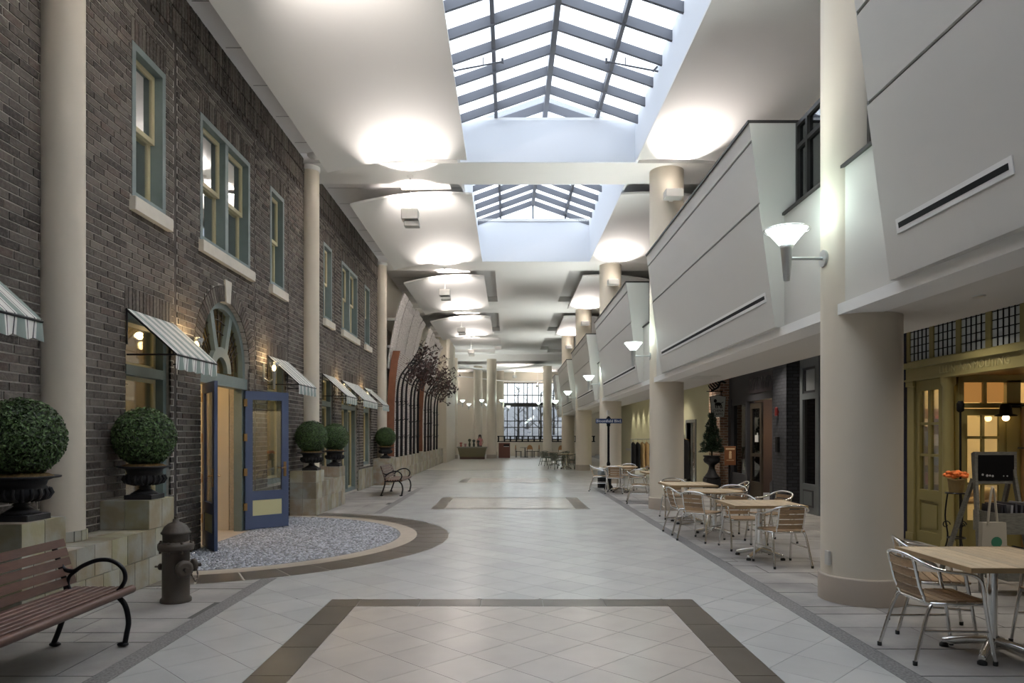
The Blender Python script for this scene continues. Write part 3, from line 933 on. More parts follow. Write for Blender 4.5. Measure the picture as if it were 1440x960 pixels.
# ---- pendant uplights (brick side) and column uplights (balcony side)
m_fix = M('fixture_grey', (0.42,0.42,0.40), 0.5)
def uplamp(parent, loc, dirv, power, spread):   # a wide soft flood, cut off below by its own housing
    ld = bpy.data.lights.new('uplight_lamp', 'SPOT'); ld.energy = power; ld.color = (1.0,0.915,0.86); ld.spot_size = radians(spread); ld.spot_blend = 1.0; ld.shadow_soft_size = 0.06
    lo = bpy.data.objects.new('uplight_lamp', ld); COL.objects.link(lo); lo.parent = parent; lo.location = loc
    lo.rotation_euler = Vector(dirv).to_track_quat('-Z','Y').to_euler()
m_lens = M('uplight_lens', (1,0.95,0.88), 0.3, emit=(1.0,0.92,0.82), estr=3.0)
for i in range(0, 6):
    y = BEAM[i][1]-0.55 if i else 7.55
    y = 7.45+8.85*(i-0) if True else y
    if y > 46: break
    t = thing('pendant_uplight', 'grey twin box pendant uplight on a rod '+['before the first ridged skylight','between the two ridged skylights','at the far end of the second skylight','first past the skylights','second past the skylights'][i], 'light', (-2.25, y, ZB), 0, 'pendant uplights on the brick wall side')
    q = MB(); q.lathe([(0.07,0),(0.07,-0.03),(0.03,-0.06),(0.0,-0.06)], n=14); part('canopy', q, m_white, t)
    q = MB(); q.tube([(0,0,-0.05),(0,0,-0.80)], 0.012, 8); part('rod', q, m_white, t)
    q = MB(); q.cbox(-0.19, 0.19, -0.16, 0.16, -1.02, -0.80, 0.012); b = part('lamp_box', q, m_fix, t)
    q = MB(); q.box(-0.16, 0.16, -0.13, 0.13, -0.802, -0.797); part('lens', q, m_lens, b)
    q = MB(); q.cbox(-0.13, 0.21, -0.10, 0.12, -1.17, -1.06, 0.01); q.tube([(0,0,-1.03),(0,0,-1.07)], 0.02, 8); part('driver_box', q, m_fix, t)
    uplamp(t, (0.0,-0.05,-0.70), (0.05,-1.0,0.66), UPLIGHT_W*1.0, 74)
    uplamp(t, (0.0,0.05,-0.70), (0.05,1.0,0.72), UPLIGHT_W*0.35, 84)
for y, cn in zip(CY, COLNAME):
    t = thing('column_uplight', 'grey box uplight high on the thick column '+cn, 'light', (3.57, y-0.39, 6.85), 0, 'column uplights on the balcony side')
    q = MB(); q.box(-0.05, 0.05, -0.12, 0.02, -0.05, 0.05); part('bracket', q, m_fix, t)
    q = MB(); q.cbox(-0.02-0.17, 0.19, -0.42, -0.12, -0.07, 0.10, 0.012); b = part('lamp_box', q, m_fix, t)
    q = MB(); q.box(-0.15, 0.15, -0.40, -0.14, 0.098, 0.103); part('lens', q, m_lens, b)
    uplamp(t, (0,-0.30,0.20), (-0.02,-1.0,0.66), UPLIGHT_W*1.0, 74)

# ================================================================ RIGHT SIDE: columns, balcony, soffit
def column(x, y, r, z1, label, base=True, mat=None):
    t = thing('column', label, 'column', (x,y,0))
    q = MB(); q.lathe([(r,0.26 if base else 0.0),(r,z1)], n=40); part('shaft', q, mat or m_column, t)
    if base:
        q = MB(); q.lathe([(r+0.025,0),(r+0.025,0.245),(r+0.018,0.262),(r,0.262)], n=40); part('base', q, m_colbase, t)
    return t
lab = ['thick cream column beside the nearest bistro table','thick cream column between the bistro tables and the street sign','thick cream column behind the street name sign','thick cream column past the street name sign','thick cream column farthest along the balcony']
for y, l in zip(CY, lab):
    t = column(3.57, y, 0.378, ZB, l)
    if y < 8:
        q = MB(); q.box(-0.395,-0.37,-0.14,-0.06,0.36,0.50); part('socket_plate', q, m_panel, t)

mb = MB()
mb.box(3.29, 3.55, -9, 46.5, 2.958, 4.27); mb.box(3.33, 3.55, -9, 46.5, 2.943, 2.957)          # parapet
wall_right = struct('wall_right', mb, m_panel, 'pale balcony front with outward canted panels over the shops')
q = MB(); q.box(3.245, 3.6, -9, 46.5, 2.835, 2.942); part('slab_edge', q, m_white, wall_right)
q = MB(); q.box(3.605, 4.62, -9, 46.5, 2.84, 2.94); q.box(4.5, 4.62, -9, 46.5, 2.942, 3.6); part('soffit', q, m_soffit, wall_right)
q = MB(); q.box(3.26, 3.57, -9, 46.5, 4.27, 4.30); part('parapet_cap', q, m_dark, wall_right)
q = MB(); q.box(3.55, 8.0, -9, 46.5, 5.30, 5.36); part('upper_roof', q, m_panel, wall_right)
q = MB(); q.box(4.62, 8.0, -9, 46.5, 3.5, 3.6); part('shop_ceiling', q, m_soffit, wall_right)
q = MB(); q.box(7.95, 8.0, -9, 46.5, 3.6, ZR); part('upper_back_wall', q, m_cream, wall_right)
def canted(y0, y1, slot):
    xb, xt, zb, zt = 3.19, 2.87, 2.94, 5.37
    X = lambda z: xb+(xt-xb)*(z-zb)/(zt-zb)
    for (a,b,pr) in ((zb,4.39,0.012),(4.43,5.14,0.0),(5.175,zt,0.0)):
        q = MB(); q.prism([(X(a)-pr,a),(X(b)-pr,b),(3.57,b),(3.57,a)], 'y', y0, y1)
        part('canted_panel', q, m_panel, wall_right)
    q = MB()
    for z in (4.41, 5.157): q.box(X(z)+0.022, 3.56, y0+0.01, y1-0.01, z-0.019, z+0.017)
    part('panel_groove', q, M('groove_shadow_paint', (0.20,0.19,0.17), 0.8), wall_right)
    for ya, yb in ((y0-0.006,y0),(y1,y1+0.006)):
        q = MB(); q.prism([(X(zb)-0.012,zb),(X(4.4)-0.012,4.4),(X(4.41),4.41),(X(zt),zt),(3.57,zt),(3.57,zb)], 'y', ya, yb); part('end_panel', q, m_panel, wall_right)
    q = MB(); q.prism([(X(zt)-0.02,zt),(3.57,zt),(3.57,zt+0.035),(X(zt)-0.02,zt+0.035)], 'y', y0-0.01, y1+0.01); part('coping', q, m_dark, wall_right)
    # linear air diffuser
    z0, z1 = 3.27, 3.385
    sa, sb = slot
    g = MB(); e = 0.016
    P = lambda z, o: (X(z)-o, z)
    g.prism([P(z0,e+0.004), P(z1,e+0.004), P(z1,-0.02), P(z0,-0.02)], 'y', sa, sb); f = part('air_diffuser', g, m_white, wall_right)
    g = MB(); g.prism([P(z0+0.036,e+0.006), P(z1-0.036,e+0.006), P(z1-0.036,0), P(z0+0.036,0)], 'y', sa+0.035, sb-0.035); part('diffuser_slot', g, m_blackm, f)
canted(4.15, 5.92, (4.40, 5.72))
for k in range(4):
    y0 = CY[k]+1.28; y1 = CY[k+1]-1.28
    canted(y0, y1, (y0+0.15, y1-0.25))
canted(CY[4]+1.28, 46.4, (CY[4]+1.6, 46.0))
canted(-3.0, 2.2, (-2.5, 1.8))
# windows above the parapet beside each column
for k, y in enumerate(CY):
    for s, (a,b) in enumerate(((y-1.27,y-0.42),(y+0.42,y+1.27))):
        z0, z1 = 4.30, 5.36
        q = MB()
        for yy in (a, (a*0.38+b*0.62), b-0.045): q.box(3.42, 3.50, yy, yy+0.045, z0, z1)
        for zz in (z0, z0+0.74, z1-0.05): q.box(3.422, 3.498, a, b, zz, zz+0.05)
        w = struct('window_%d' % (60+2*k+s), q, m_dark, 'dark framed balcony window above the parapet')
        q = MB(); q.box(3.456, 3.462, a+0.045, b-0.045, z0+0.05, z1-0.05); part('pane', q, m_glassdark, w)

# ---- wall sconces on the columns
def sconce(x, y, z, d, label, group=None, power=None, r=0.22):
    t = thing('wall_sconce', label, 'wall lamp', (x,y,z), 0, group)
    s = r/0.22
    q = MB(); q.lathe([(0.052*s,-0.02*s),(0.075*s,0.03*s),(0.205*s,0.19*s),(0.195*s,0.192*s),(0.06*s,0.03*s),(0.0,0.0)], n=24); part('bowl', q, m_lampglass, t)
    q = MB(); q.lathe([(0.018*s,-0.34*s),(0.03*s,-0.335*s),(0.058*s,-0.02*s),(0.072*s,0.02*s),(0.05*s,0.03*s)], n=18); part('stem_cone', q, m_aludull, t)
    q = MB()
    pts = [(r*1.02*cos(a), r*1.02*sin(a), 0.175*s) for a in [2*pi*k/24 for k in range(24)]]
    q.tube(pts, 0.006*s, 6, closed=True)
    for a in (0.3, 2.4, 4.5): q.tube([(r*0.9*cos(a),r*0.9*sin(a),0.172*s),(r*1.02*cos(a),r*1.02*sin(a),0.175*s)], 0.005*s, 5)
    part('rim_ring', q, m_alu, t)
    q = MB(); q.tube([(0.05*d,0,-0.11*s),(0.385*d*s,0,-0.11*s)], 0.016*s, 8); part('arm', q, m_aludull, t)
    q = MB(); q.tube([(0.36*d*s,0,-0.11*s),(0.405*d*s,0,-0.11*s)], 0.085*s, 18); part('backplate', q, m_aludull, t)
    ld = bpy.data.lights.new('sconce_lamp', 'POINT'); ld.energy = power or SCONCE_W; ld.color = (0.80,1.0,0.93); ld.shadow_soft_size = 0.09
    lo = bpy.data.objects.new('sconce_lamp', ld); COL.objects.link(lo); lo.parent = t; lo.location = (0,0,0.24*s)
    ld = bpy.data.lights.new('sconce_upward_lamp', 'SPOT'); ld.energy = (power or SCONCE_W)*SCONCE_UP; ld.color = (0.97,1.0,0.96); ld.spot_size = radians(104); ld.spot_blend = 1.0; ld.shadow_soft_size = 0.15
    lo = bpy.data.objects.new('sconce_upward_lamp', ld); COL.objects.link(lo); lo.parent = t; lo.location = (0,0,0.22*s); lo.rotation_euler = Vector((-0.4*d,0,1)).to_track_quat('-Z','Y').to_euler()
    return t
for y, cn in zip(CY, COLNAME): sconce(3.57-0.378-0.375, y, 3.55, 1, 'glowing glass cone sconce on the thick column '+cn, 'cone sconces along the balcony columns')
# ================================================================ SHOPS UNDER THE BALCONY
m_ylw = M('olive_yellow_paint', (0.235,0.20,0.072), 0.5)
m_ylw2 = M('olive_yellow_trim', (0.285,0.245,0.10), 0.45)
m_dkgrey = M('charcoal_paint', (0.05,0.05,0.058), 0.5)
m_greyp = M('blue_grey_paint', (0.15,0.165,0.175), 0.5)
m_plum = M('dark_plum_panel', (0.045,0.035,0.042), 0.5)
m_dkbrick = brick_texture('painted_charcoal_brick', (0.05,0.052,0.062), (0.075,0.076,0.088), (0.035,0.036,0.042), 0.22, 0.075, 0.01, rough=0.5)
m_redbrick = brick_texture('brown_brick_pier', (0.20,0.11,0.075), (0.30,0.18,0.12), (0.38,0.32,0.26), 0.22, 0.075, 0.012)
m_wood = M('warm_brown_door', (0.22,0.115,0.035), 0.4, var=0.15, stretch=(8,8,1.2))
m_shopwall = M('shop_back_cream', (0.72,0.62,0.42), 0.8)
m_sage = M('pale_sage_wall', (0.63,0.60,0.40), 0.7)
X0 = SHOP_X
mb = MB()
mb.box(X0, X0+0.25, -9, 8.2, 0, 3.5); mb.box(X0, X0+0.25, 11.46, 14.55, 0, 3.5)
wall_shops = struct('wall_shop_front', mb, m_dkgrey, 'dark shop wall under the balcony')
# ---------- yellow shop
YA, YB = 8.3, 11.38
q = MB(); q.box(X0-0.02, X0+0.12, YA, YB, 2.79-0.0, 2.82); q.box(X0-0.10, X0+0.12, YA, YB, 2.70, 2.79); q.box(X0-0.04, X0+0.12, YA, YB, 2.52, 2.70); q.box(X0-0.07, X0+0.12, YA, YB, 2.50, 2.53)
ys = sempty('wall_yellow_shopfront', 'olive yellow shopfront with leaded transom lights')
part('frieze', q, m_ylw2, ys)
posts = [(11.30,11.38),(10.67,10.77),(10.03,10.13),(9.39,9.50),(8.74,8.86),(8.3,8.36)]
for (a,b) in posts:
    q = MB(); q.box(X0-0.03, X0+0.10, a, b, 2.82, 3.5); part('transom_post', q, m_ylw, ys)
for (a,b),(c,d) in zip(posts[1:], posts):
    y0, y1 = b, c
    q = MB(); q.box(X0-0.006, X0+0.0, y0, y1, 2.82, 3.5); pn = part('transom_pane', q, M('frosted_transom', (0.46,0.50,0.52), 0.35), ys)
    q = MB(); n = 5
    for k in range(1, n): 
        y = y0+(y1-y0)*k/n; q.box(X0-0.018, X0-0.006, y-0.007, y+0.007, 2.82, 3.5)
    for k in range(1, 6):
        z = 2.82+0.115*k; q.box(X0-0.016, X0-0.006, y0, y1, z-0.006, z+0.006)
    part('lead_grid', q, m_blackm, pn)
# pilasters, glazed side panel
q = MB(); q.box(X0-0.03, X0+0.12, 11.18, 11.36, 0, 2.5); q.box(X0-0.05, X0+0.12, 11.17, 11.37, 2.42, 2.5); q.box(X0-0.05, X0+0.12, 11.17, 11.37, 0, 0.12); part('pilaster', q, m_ylw2, ys)
q = MB(); q.lathe([(0.10,0),(0.10,0.1),(0.08,0.13),(0.075,2.36),(0.10,2.40),(0.10,2.5)], (X0+0.02,10.38,0), 16); part('pilaster', q, m_ylw2, ys)
y0, y1 = 10.47, 11.18
q = MB()
q.box(X0, X0+0.08, y0, y0+0.11, 0.0, 2.5); q.box(X0, X0+0.08, y1-0.11, y1, 0.0, 2.5)
ya_, yb_ = y0+0.11, y1-0.11
q.box(X0, X0+0.08, ya_, yb_, 0.0, 0.18); q.box(X0, X0+0.08, ya_, yb_, 0.66, 0.82); q.box(X0, X0+0.08, ya_, yb_, 2.34, 2.5)
q.box(X0+0.02, X0+0.06, ya_, yb_, 0.18, 0.66)
ym = (y0+y1)/2; q.box(X0+0.005, X0+0.06, ym-0.03, ym+0.03, 0.82, 2.34)
for z in (1.35, 1.83): q.box(X0+0.008, X0+0.058, ya_, yb_, z-0.02, z+0.02)
q.box(X0+0.006, X0+0.018, y0+0.16, y1-0.16, 0.24, 0.60)
side = part('glazed_side_panel', q, m_ylw, ys)
q = MB(); q.box(X0+0.03, X0+0.035, y0+0.1, y1-0.1, 0.8, 2.36); part('pane', q, m_glass, side)
# entry recess facing the walk
RY = 10.30
q = MB()
q.box(X0+0.12, X0+0.16, RY, RY+0.1, 0, 2.52); q.box(X0+0.14, 9.2, RY, RY+0.1, 2.42, 2.56); q.box(X0+0.10, 9.2, RY, RY+0.1, 2.05, 2.12)
q.box(7.22, 7.42, RY, RY+0.1, 0, 2.45); q.box(8.1, 9.2, RY, RY+0.1, 0, 2.45)
rec = part('entry_recess_frame', q, m_ylw, ys)
q = MB(); q.box(X0+0.1, 9.2, 8.2, RY, 2.53, 2.58); part('entry_ceiling', q, m_wood, ys)
for (a,b) in ((6.60,6.88),(6.93,7.2)):
    q = MB(); q.box(a, b, RY+0.04, RY+0.05, 2.13, 2.42); part('amber_transom', q, M('amber_transom_glass', (0.65,0.33,0.10), 0.4, emit=(0.8,0.38,0.1), estr=0.12), rec)  # light through the amber glass is put in as a faint glow
q = MB(); q.box(6.56, 6.60, RY, RY+0.08, 2.12, 2.42); q.box(6.88, 6.93, RY, RY+0.08, 2.12, 2.42); part('transom_bar', q, m_ylw2, rec)
# glazed shop door in the recess
q = MB(); y0, y1 = RY+0.02, RY+0.06
q.box(6.56,6.66,y0,y1,0.02,2.04); q.box(7.12,7.22,y0,y1,0.02,2.04); q.box(6.66,7.12,y0,y1,1.94,2.04); q.box(6.66,7.12,y0,y1,0.02,0.42)
q.box(6.87,6.91,y0,y1,0.42,1.94)
for z in (0.95,1.62): q.box(6.66,7.12,y0,y1,z-0.02,z+0.02)
d4 = struct('door_4', q, m_ylw, 'olive yellow glazed door of the gift shop')
q = MB(); q.box(6.66,7.12,RY+0.035,RY+0.041,0.42,1.94); part('pane', q, m_glass, d4)
q = MB(); q.box(7.42,7.46,RY-0.02,RY+0.12,0,2.05); q.box(7.46,8.1,RY+0.03,RY+0.06,0,2.05); d5 = struct('door_5', q, m_wood, 'brown timber door leaf of the gift shop')
# shop interior
mb = MB(); mb.box(X0+0.3, 11.0, 13.6, 13.7, 0, 3.4); mb.box(11.0, 11.1, 8.2, 13.7, 0, 3.4); mb.box(X0+0.16, 11.0, RY, 13.7, 3.3, 3.4); mb.box(X0+0.26,X0+0.3,11.46,13.6,0,3.4); mb.box(X0+0.1,11.0,8.0,8.2,0,3.4)
struct('wall_gift_shop', mb, m_shopwall, 'warm lit interior of the gift shop')
for (x,y,w) in ((6.95,11.7,26),(8.3,12.0,20)):
    t = thing('ceiling_lamp', 'round flush ceiling lamp inside the yellow gift shop', 'lamp', (x,y,3.3), 0, 'lamps inside the gift shop')
    q = MB(); q.lathe([(0.02,0),(0.18,0),(0.18,-0.05),(0.0,-0.09)], n=14); part('shade', q, m_warmglow, t)
    ld = bpy.data.lights.new('shop_lamp', 'POINT'); ld.energy = w; ld.color = (1,0.72,0.36); ld.shadow_soft_size = 0.2
    lo = bpy.data.objects.new('shop_lamp', ld); COL.objects.link(lo); lo.parent = t; lo.location = (0,0,-0.3)
t = thing('shop_shelf', 'tall shelf of goods seen through the yellow side panel', 'shelf', (6.95,12.0,0))
q = MB(); q.box(-0.1,0.5,-0.02,0.0,0,2.1); q.box(-0.1,-0.07,0,0.3,0,2.1); q.box(0.47,0.5,0,0.3,0,2.1); part('carcass', q, m_wood, t)
rr = random.Random(2)
for k in range(6):
    z = 0.2+0.32*k
    q = MB(); q.box(-0.07,0.47,-0.30,0.0,z-0.02,z); part('shelf_board', q, m_wood, t)
for k in range(6):
    z = 0.2+0.32*k
    for j in range(4):
        h = rr.uniform(.12,.24); x = 6.95-0.05+0.13*j
        o = part('gift_box', MB().cbox(x,x+0.10,11.75,11.93,z+0.001,z+h,0.004), M('gift_%d' % ((k+j)%5), [(0.75,0.72,0.66),(0.08,0.07,0.09),(0.5,0.12,0.1),(0.75,0.6,0.3),(0.2,0.25,0.35)][(k+j)%5], 0.6))
        tag(o, 'small boxed gift standing on the shop shelf', 'box', 'boxed gifts on the shop shelf')
# framed picture and pillows seen through the door
t = thing('framed_picture', 'framed print of a running figure on the gift shop wall', 'picture', (7.35,13.55,1.55))
q = MB(); q.box(-0.35,0.35,-0.03,0.04,-0.4,0.4); part('frame', q, m_wood, t)
q = MB(); q.box(-0.31,0.31,-0.036,-0.03,-0.36,0.36); part('print', q, M('print_paper', (0.8,0.7,0.55), 0.7, col2=(0.72,0.6,0.45), nscale=3), t)
q = MB(); q.tube([(-0.12,-0.045,0.2),(0.0,-0.045,0.05),(0.15,-0.045,0.0),(0.25,-0.045,-0.12)], 0.04, 6); q.tube([(0,-0.045,0.05),(-0.12,-0.045,-0.1),(-0.05,-0.045,-0.25)], 0.03, 6); q.sphere((-0.14,-0.045,0.24),0.06,8,6); part('painted_figure', q, M('print_red', (0.4,0.08,0.05), 0.7), t)
t = thing('display_table', 'low wooden display table behind the gift shop door', 'table', (7.1,11.0,0))
q = MB(); q.cbox(-0.3,0.6,-0.3,0.3,0.62,0.66,0.005); part('table_top', q, m_wood, t)
for sx in (-0.26,0.56):
    for sy in (-0.26,0.26):
        q = MB(); q.box(sx-0.025,sx+0.025,sy-0.025,sy+0.025,0,0.62); part('leg', q, m_wood, t)
for k,(x,z,r) in enumerate(((7.0,0.76,0.16),(7.4,0.755,0.15))):
    q = MB(); q.sphere((x,11.0,z), r, 14, 10, (1.25,0.7,0.62)); o = part('cushion', q, M('cream_plush', (0.75,0.66,0.5), 0.95, bump=0.5, bscale=80)); tag(o, 'cream plush cushion on the shop display table', 'cushion', 'plush cushions in the gift shop')

# navy pilaster between the two shops
q = MB(); q.cbox(X0-0.06, X0+0.05, 11.40, 11.64, 0, 3.5, 0.01); part('navy_pilaster', q, m_navy, wall_shops)

# ---------- dark brick cafe
q = MB()
q.box(X0-0.05, X0+0.10, 14.55, 14.72, 0, 3.5); q.box(X0-0.05, X0+0.10, 15.36, 15.5, 0, 3.5); q.box(X0-0.05, X0+0.10, 14.72, 15.36, 0, 0.62)
q.box(X0-0.05, X0+0.10, 14.72, 15.36, 2.42, 2.55); q.box(X0-0.05, X0+0.10, 14.72, 15.36, 3.10, 3.5)
cafe = struct('wall_cafe_front', q, m_greyp, 'charcoal brick cafe front with carved panel over the door')
q = MB(); q.box(X0-0.065, X0-0.05, 14.80, 15.30, 0.14, 0.50); part('apron_panel', q, m_dkgrey, cafe)
q = MB(); q.box(X0-0.072, X0-0.06, 14.84, 15.26, 0.18, 0.46); part('apron_field', q, m_greyp, cafe)
q = MB(); q.box(X0+0.0, X0+0.01, 14.72, 15.36, 0.62, 2.42); part('pane', q, m_glassdark, cafe)
q = MB(); q.box(X0+0.0, X0+0.01, 14.72, 15.36, 2.55, 3.10); part('transom_pane', q, M('frosted_grey_pane', (0.35,0.37,0.38), 0.4), cafe)
q = MB(); q.box(X0-0.03, X0+0.10, 14.74, 15.34, 2.55, 2.60); q.box(X0-0.03, X0+0.1, 14.74, 15.34, 3.05, 3.10); q.box(X0-0.03,X0+0.1,14.74,14.79,2.6,3.05); q.box(X0-0.03,X0+0.1,15.29,15.34,2.6,3.05); part('transom_frame', q, m_dkgrey, cafe)
# brick piers
q = MB(); q.box(X0-0.32, X0+0.2, 15.56, 16.35, 0, 3.5); q.box(X0-0.02, X0+0.2, 16.35, 16.95, 2.55, 3.5); part('brick_pier', q, m_dkbrick, cafe)
q = MB(); q.prism([(16.32,0),(16.5,0),(16.5,0.55),(16.36,0.62),(16.32,0.62)], 'x', X0-0.34, X0-0.05); part('pier_plinth', q, m_dkgrey, cafe)
# entrance surround
q = MB(); q.box(X0-0.06, X0+0.15, 16.95, 17.1, 0, 2.6); q.box(X0-0.06, X0+0.15, 18.9, 19.05, 0, 2.6); q.box(X0-0.06, X0+0.15, 16.95, 19.05, 2.55, 2.68); q.box(X0-0.02, X0+0.15, 16.35, 20.55, 2.68, 3.5)
q.box(X0-0.05,X0+0.15,20.3,20.55,0,2.68); q.box(X0-0.02,X0+0.15,19.05,20.3,2.5,2.68); q.box(X0-0.02,X0+0.15,19.05,20.3,0,0.6)
part('entrance_surround', q, m_dkgrey, cafe)
q = MB(); q.box(X0+0.04, X0+0.05, 19.05, 20.3, 0.6, 2.5); part('side_pane', q, m_glassdark, cafe)
q = MB(); q.box(X0-0.05, X0, 17.1, 18.8, 2.74, 3.22); fr = part('carved_panel', q, m_plum, cafe)
q = MB()
for k in range(9):
    y = 17.25+0.17*k; r = 0.06
    q.tube([(X0-0.06, y+r*1.3*cos(a)*(1-a/9), 2.98+(0.15 if k%2 else 0.12)*sin(a*1.1)) for a in [j*0.7 for j in range(8)]], 0.014, 6)
part('carved_relief', q, M('carved_relief_grey', (0.10,0.10,0.105), 0.5), fr)
# dark cafe interior
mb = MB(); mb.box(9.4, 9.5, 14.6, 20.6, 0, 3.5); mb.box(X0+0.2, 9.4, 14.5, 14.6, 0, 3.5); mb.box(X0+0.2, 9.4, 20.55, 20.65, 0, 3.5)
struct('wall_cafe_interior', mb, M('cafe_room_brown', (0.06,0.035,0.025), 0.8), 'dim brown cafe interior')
# open brown door leaf with glass, and dark leaf
q = MB(); L_ = 0.78
q.box(0,0.13,-0.025,0.025,0.02,2.45); q.box(L_-0.13,L_,-0.025,0.025,0.02,2.45); q.box(0.13,L_-0.13,-0.025,0.025,2.30,2.45); q.box(0.13,L_-0.13,-0.025,0.025,0.02,0.5); q.box(0.13,L_-0.13,-0.025,0.025,1.1,1.2)
d6 = struct('door_6', q, m_wood, 'brown timber cafe door standing ajar'); d6.location = (X0+0.05, 17.14, 0); d6.rotation_euler = (0,0,radians(38))
q = MB(); q.box(0.13,L_-0.13,-0.004,0.004,0.5,2.3); part('pane', q, m_glassdark, d6)
q = MB(); q.tube([(L_-0.06,-0.05,0.95),(L_-0.06,-0.05,1.45)],0.018,8); q.tube([(L_-0.06,-0.02,1.0),(L_-0.06,-0.055,1.0)],0.012,6); q.tube([(L_-0.06,-0.02,1.4),(L_-0.06,-0.055,1.4)],0.012,6); part('pull_handle', q, m_black, d6)
q = MB(); q.box(X0+0.02,X0+0.07,18.05,18.17,0.02,2.5); q.box(X0+0.02,X0+0.07,18.77,18.89,0.02,2.5); q.box(X0+0.02,X0+0.07,18.17,18.77,2.35,2.5); q.box(X0+0.02,X0+0.07,18.17,18.77,0.02,0.45); q.box(X0+0.02,X0+0.07,18.17,18.77,1.1,1.18)
d7 = struct('door_7', q, M('dark_brown_frame', (0.06,0.045,0.03), 0.5), 'dark glazed cafe door leaf')
q = MB(); q.box(X0+0.04,X0+0.046,18.17,18.77,0.45,2.35); part('pane', q, m_glassdark, d7)
q = MB(); q.box(X0+0.028,X0+0.035,18.3,18.55,1.48,1.66); q.box(X0+0.028,X0+0.035,18.33,18.40,1.66,1.72); part('door_sticker', q, m_white, d7, label='small white emblem sticker')
t = thing('pendant_lamp', 'square yellow glowing lantern hanging inside the cafe', 'lamp', (7.6,19.6,2.0))
q = MB(); q.box(-0.09,0.09,-0.09,0.09,-0.13,0.15); part('shade', q, m_warmglow, t); q = MB(); q.tube([(0,0,0.15),(0,0,1.5)],0.008,6); part('cord', q, m_black, t)
ld = bpy.data.lights.new('cafe_lamp','POINT'); ld.energy = 4; ld.color = (1,0.7,0.35); ld.shadow_soft_size = 0.15
lo = bpy.data.objects.new('cafe_lamp', ld); COL.objects.link(lo); lo.parent = t; lo.location = (0,0,-0.3)
t = thing('pendant_lamp', 'orange glowing lamp behind the blue grey cafe window', 'lamp', (7.2,15.3,1.95))
q = MB(); q.box(-0.05,0.05,-0.05,0.05,-0.13,0.13); part('shade', q, m_warmglow, t); q = MB(); q.tube([(0,0,0.13),(0,0,1.55)],0.008,6); part('cord', q, m_black, t)
ld = bpy.data.lights.new('cafe_lamp','POINT'); ld.energy = 3; ld.color = (1,0.6,0.3); ld.shadow_soft_size = 0.15
lo = bpy.data.objects.new('cafe_lamp', ld); COL.objects.link(lo); lo.parent = t; lo.location = (0,-0.2,-0.2)
# small fittings on the pier
q = MB(); q.tube([(0,0,-0.09),(0,0,0.06)],0.04,10); q.sphere((0,0,0.07),0.04,10,6); q.box(-0.01,0.05,-0.02,0.02,-0.03,0.03); o = part('wall_lamp', q, M('red_lamp_glass', (0.12,0.015,0.015), 0.3), None, (X0-0.37,16.0,2.18)); tag(o, 'small red glass lamp fixed to the charcoal brick pier', 'lamp')
q = MB(); q.cbox(-0.03,0.03,-0.07,0.07,-0.17,0.17,0.01); o = part('intercom', q, m_blackm, None, (X0-0.345,16.0,1.45)); tag(o, 'small black intercom box on the charcoal brick pier', 'intercom')

# ---------- brown brick pier, hanging sign, menu board
q = MB(); q.box(X0-0.28, X0+0.2, 20.6, 21.7, 0, 3.5); struct('wall_brick_pier', q, m_redbrick, 'brown brick pier at the end of the cafe front')
def text_mesh(body, size, ext=0.003):
    cu = bpy.data.curves.new('lettering', 'FONT'); cu.body = body; cu.size = size; cu.extrude = ext; cu.align_x = 'CENTER'; cu.align_y = 'CENTER'; cu.resolution_u = 2
    ob = bpy.data.objects.new('lettering_tmp', cu); COL.objects.link(ob)
    dg = bpy.context.evaluated_depsgraph_get()
    me = bpy.data.meshes.new_from_object(ob.evaluated_get(dg))
    bpy.data.objects.remove(ob); bpy.data.curves.remove(cu)
    return me
def letters(body, size, mat, parent, loc, rot, name='lettering'):
    me = text_mesh(body, size); me.materials.clear(); me.materials.append(mat)
    o = link(name, me, parent, loc); o.rotation_euler = rot
    return o
t = thing('hanging_sign', 'pale tapered hanging sign with black animal emblem and leafy iron bracket', 'sign', (5.95,20.2,2.40))
q = MB(); q.prism([(-0.22,0.34),(0.0,0.39),(0.22,0.34),(0.17,-0.22),(-0.17,-0.22)], 'y', -0.02, 0.02); bd = part('sign_board', q, M('sign_grey', (0.42,0.45,0.43), 0.6), t)
q = MB()
e = [(-0.22,0.34),(0.0,0.39),(0.22,0.34),(0.17,-0.22),(-0.17,-0.22)]
q.tube([(p[0],-0.0,p[1]) for p in e], 0.018, 6, closed=True); part('sign_rim', q, m_blackm, t)
q = MB(); q.sphere((0,-0.025,0.14),0.09,10,6,(1.1,0.1,0.55)); q.sphere((-0.08,-0.025,0.23),0.045,8,6,(1,0.2,1.2))
for x in (-0.08,-0.03,0.05,0.09): q.tube([(x,-0.025,0.12),(x+0.02,-0.025,0.02)],0.014,5)
q.tube([(0.09,-0.025,0.17),(0.15,-0.025,0.2)],0.01,5); part('emblem', q, m_blackm, bd)
letters('CHINA', 0.10, m_blackm, bd, (0,-0.024,-0.05), (pi/2,0,0)); letters('CAFFE', 0.10, m_blackm, bd, (0,-0.024,-0.15), (pi/2,0,0))
q = MB(); q.tube([(-0.32,0,0.5),(0.14,0,0.5)],0.014,6); q.tube([(-0.15,0,0.5),(-0.15,0,0.36)],0.008,5); q.tube([(0.1,0,0.5),(0.1,0,0.36)],0.008,5)
q.tube(bez([(-0.2,0,0.5),(0.0,0,0.62),(0.08,0,0.78),(0.22,0,0.74)],5),0.03,6)
for k in range(6):
    f = k/5; bx = -0.15+0.25*f; bz = 0.53+0.25*f
    q.tube([(bx,0,bz),(bx-0.10,0,bz+0.10),(bx-0.13,0,bz+0.17)],[0.028,0.02,0.004],5)
part('iron_bracket', q, m_blackm, t)
t = thing('menu_board', 'orange brown framed menu board on a stand by the brick pier', 'sign', (5.92,19.0,0))
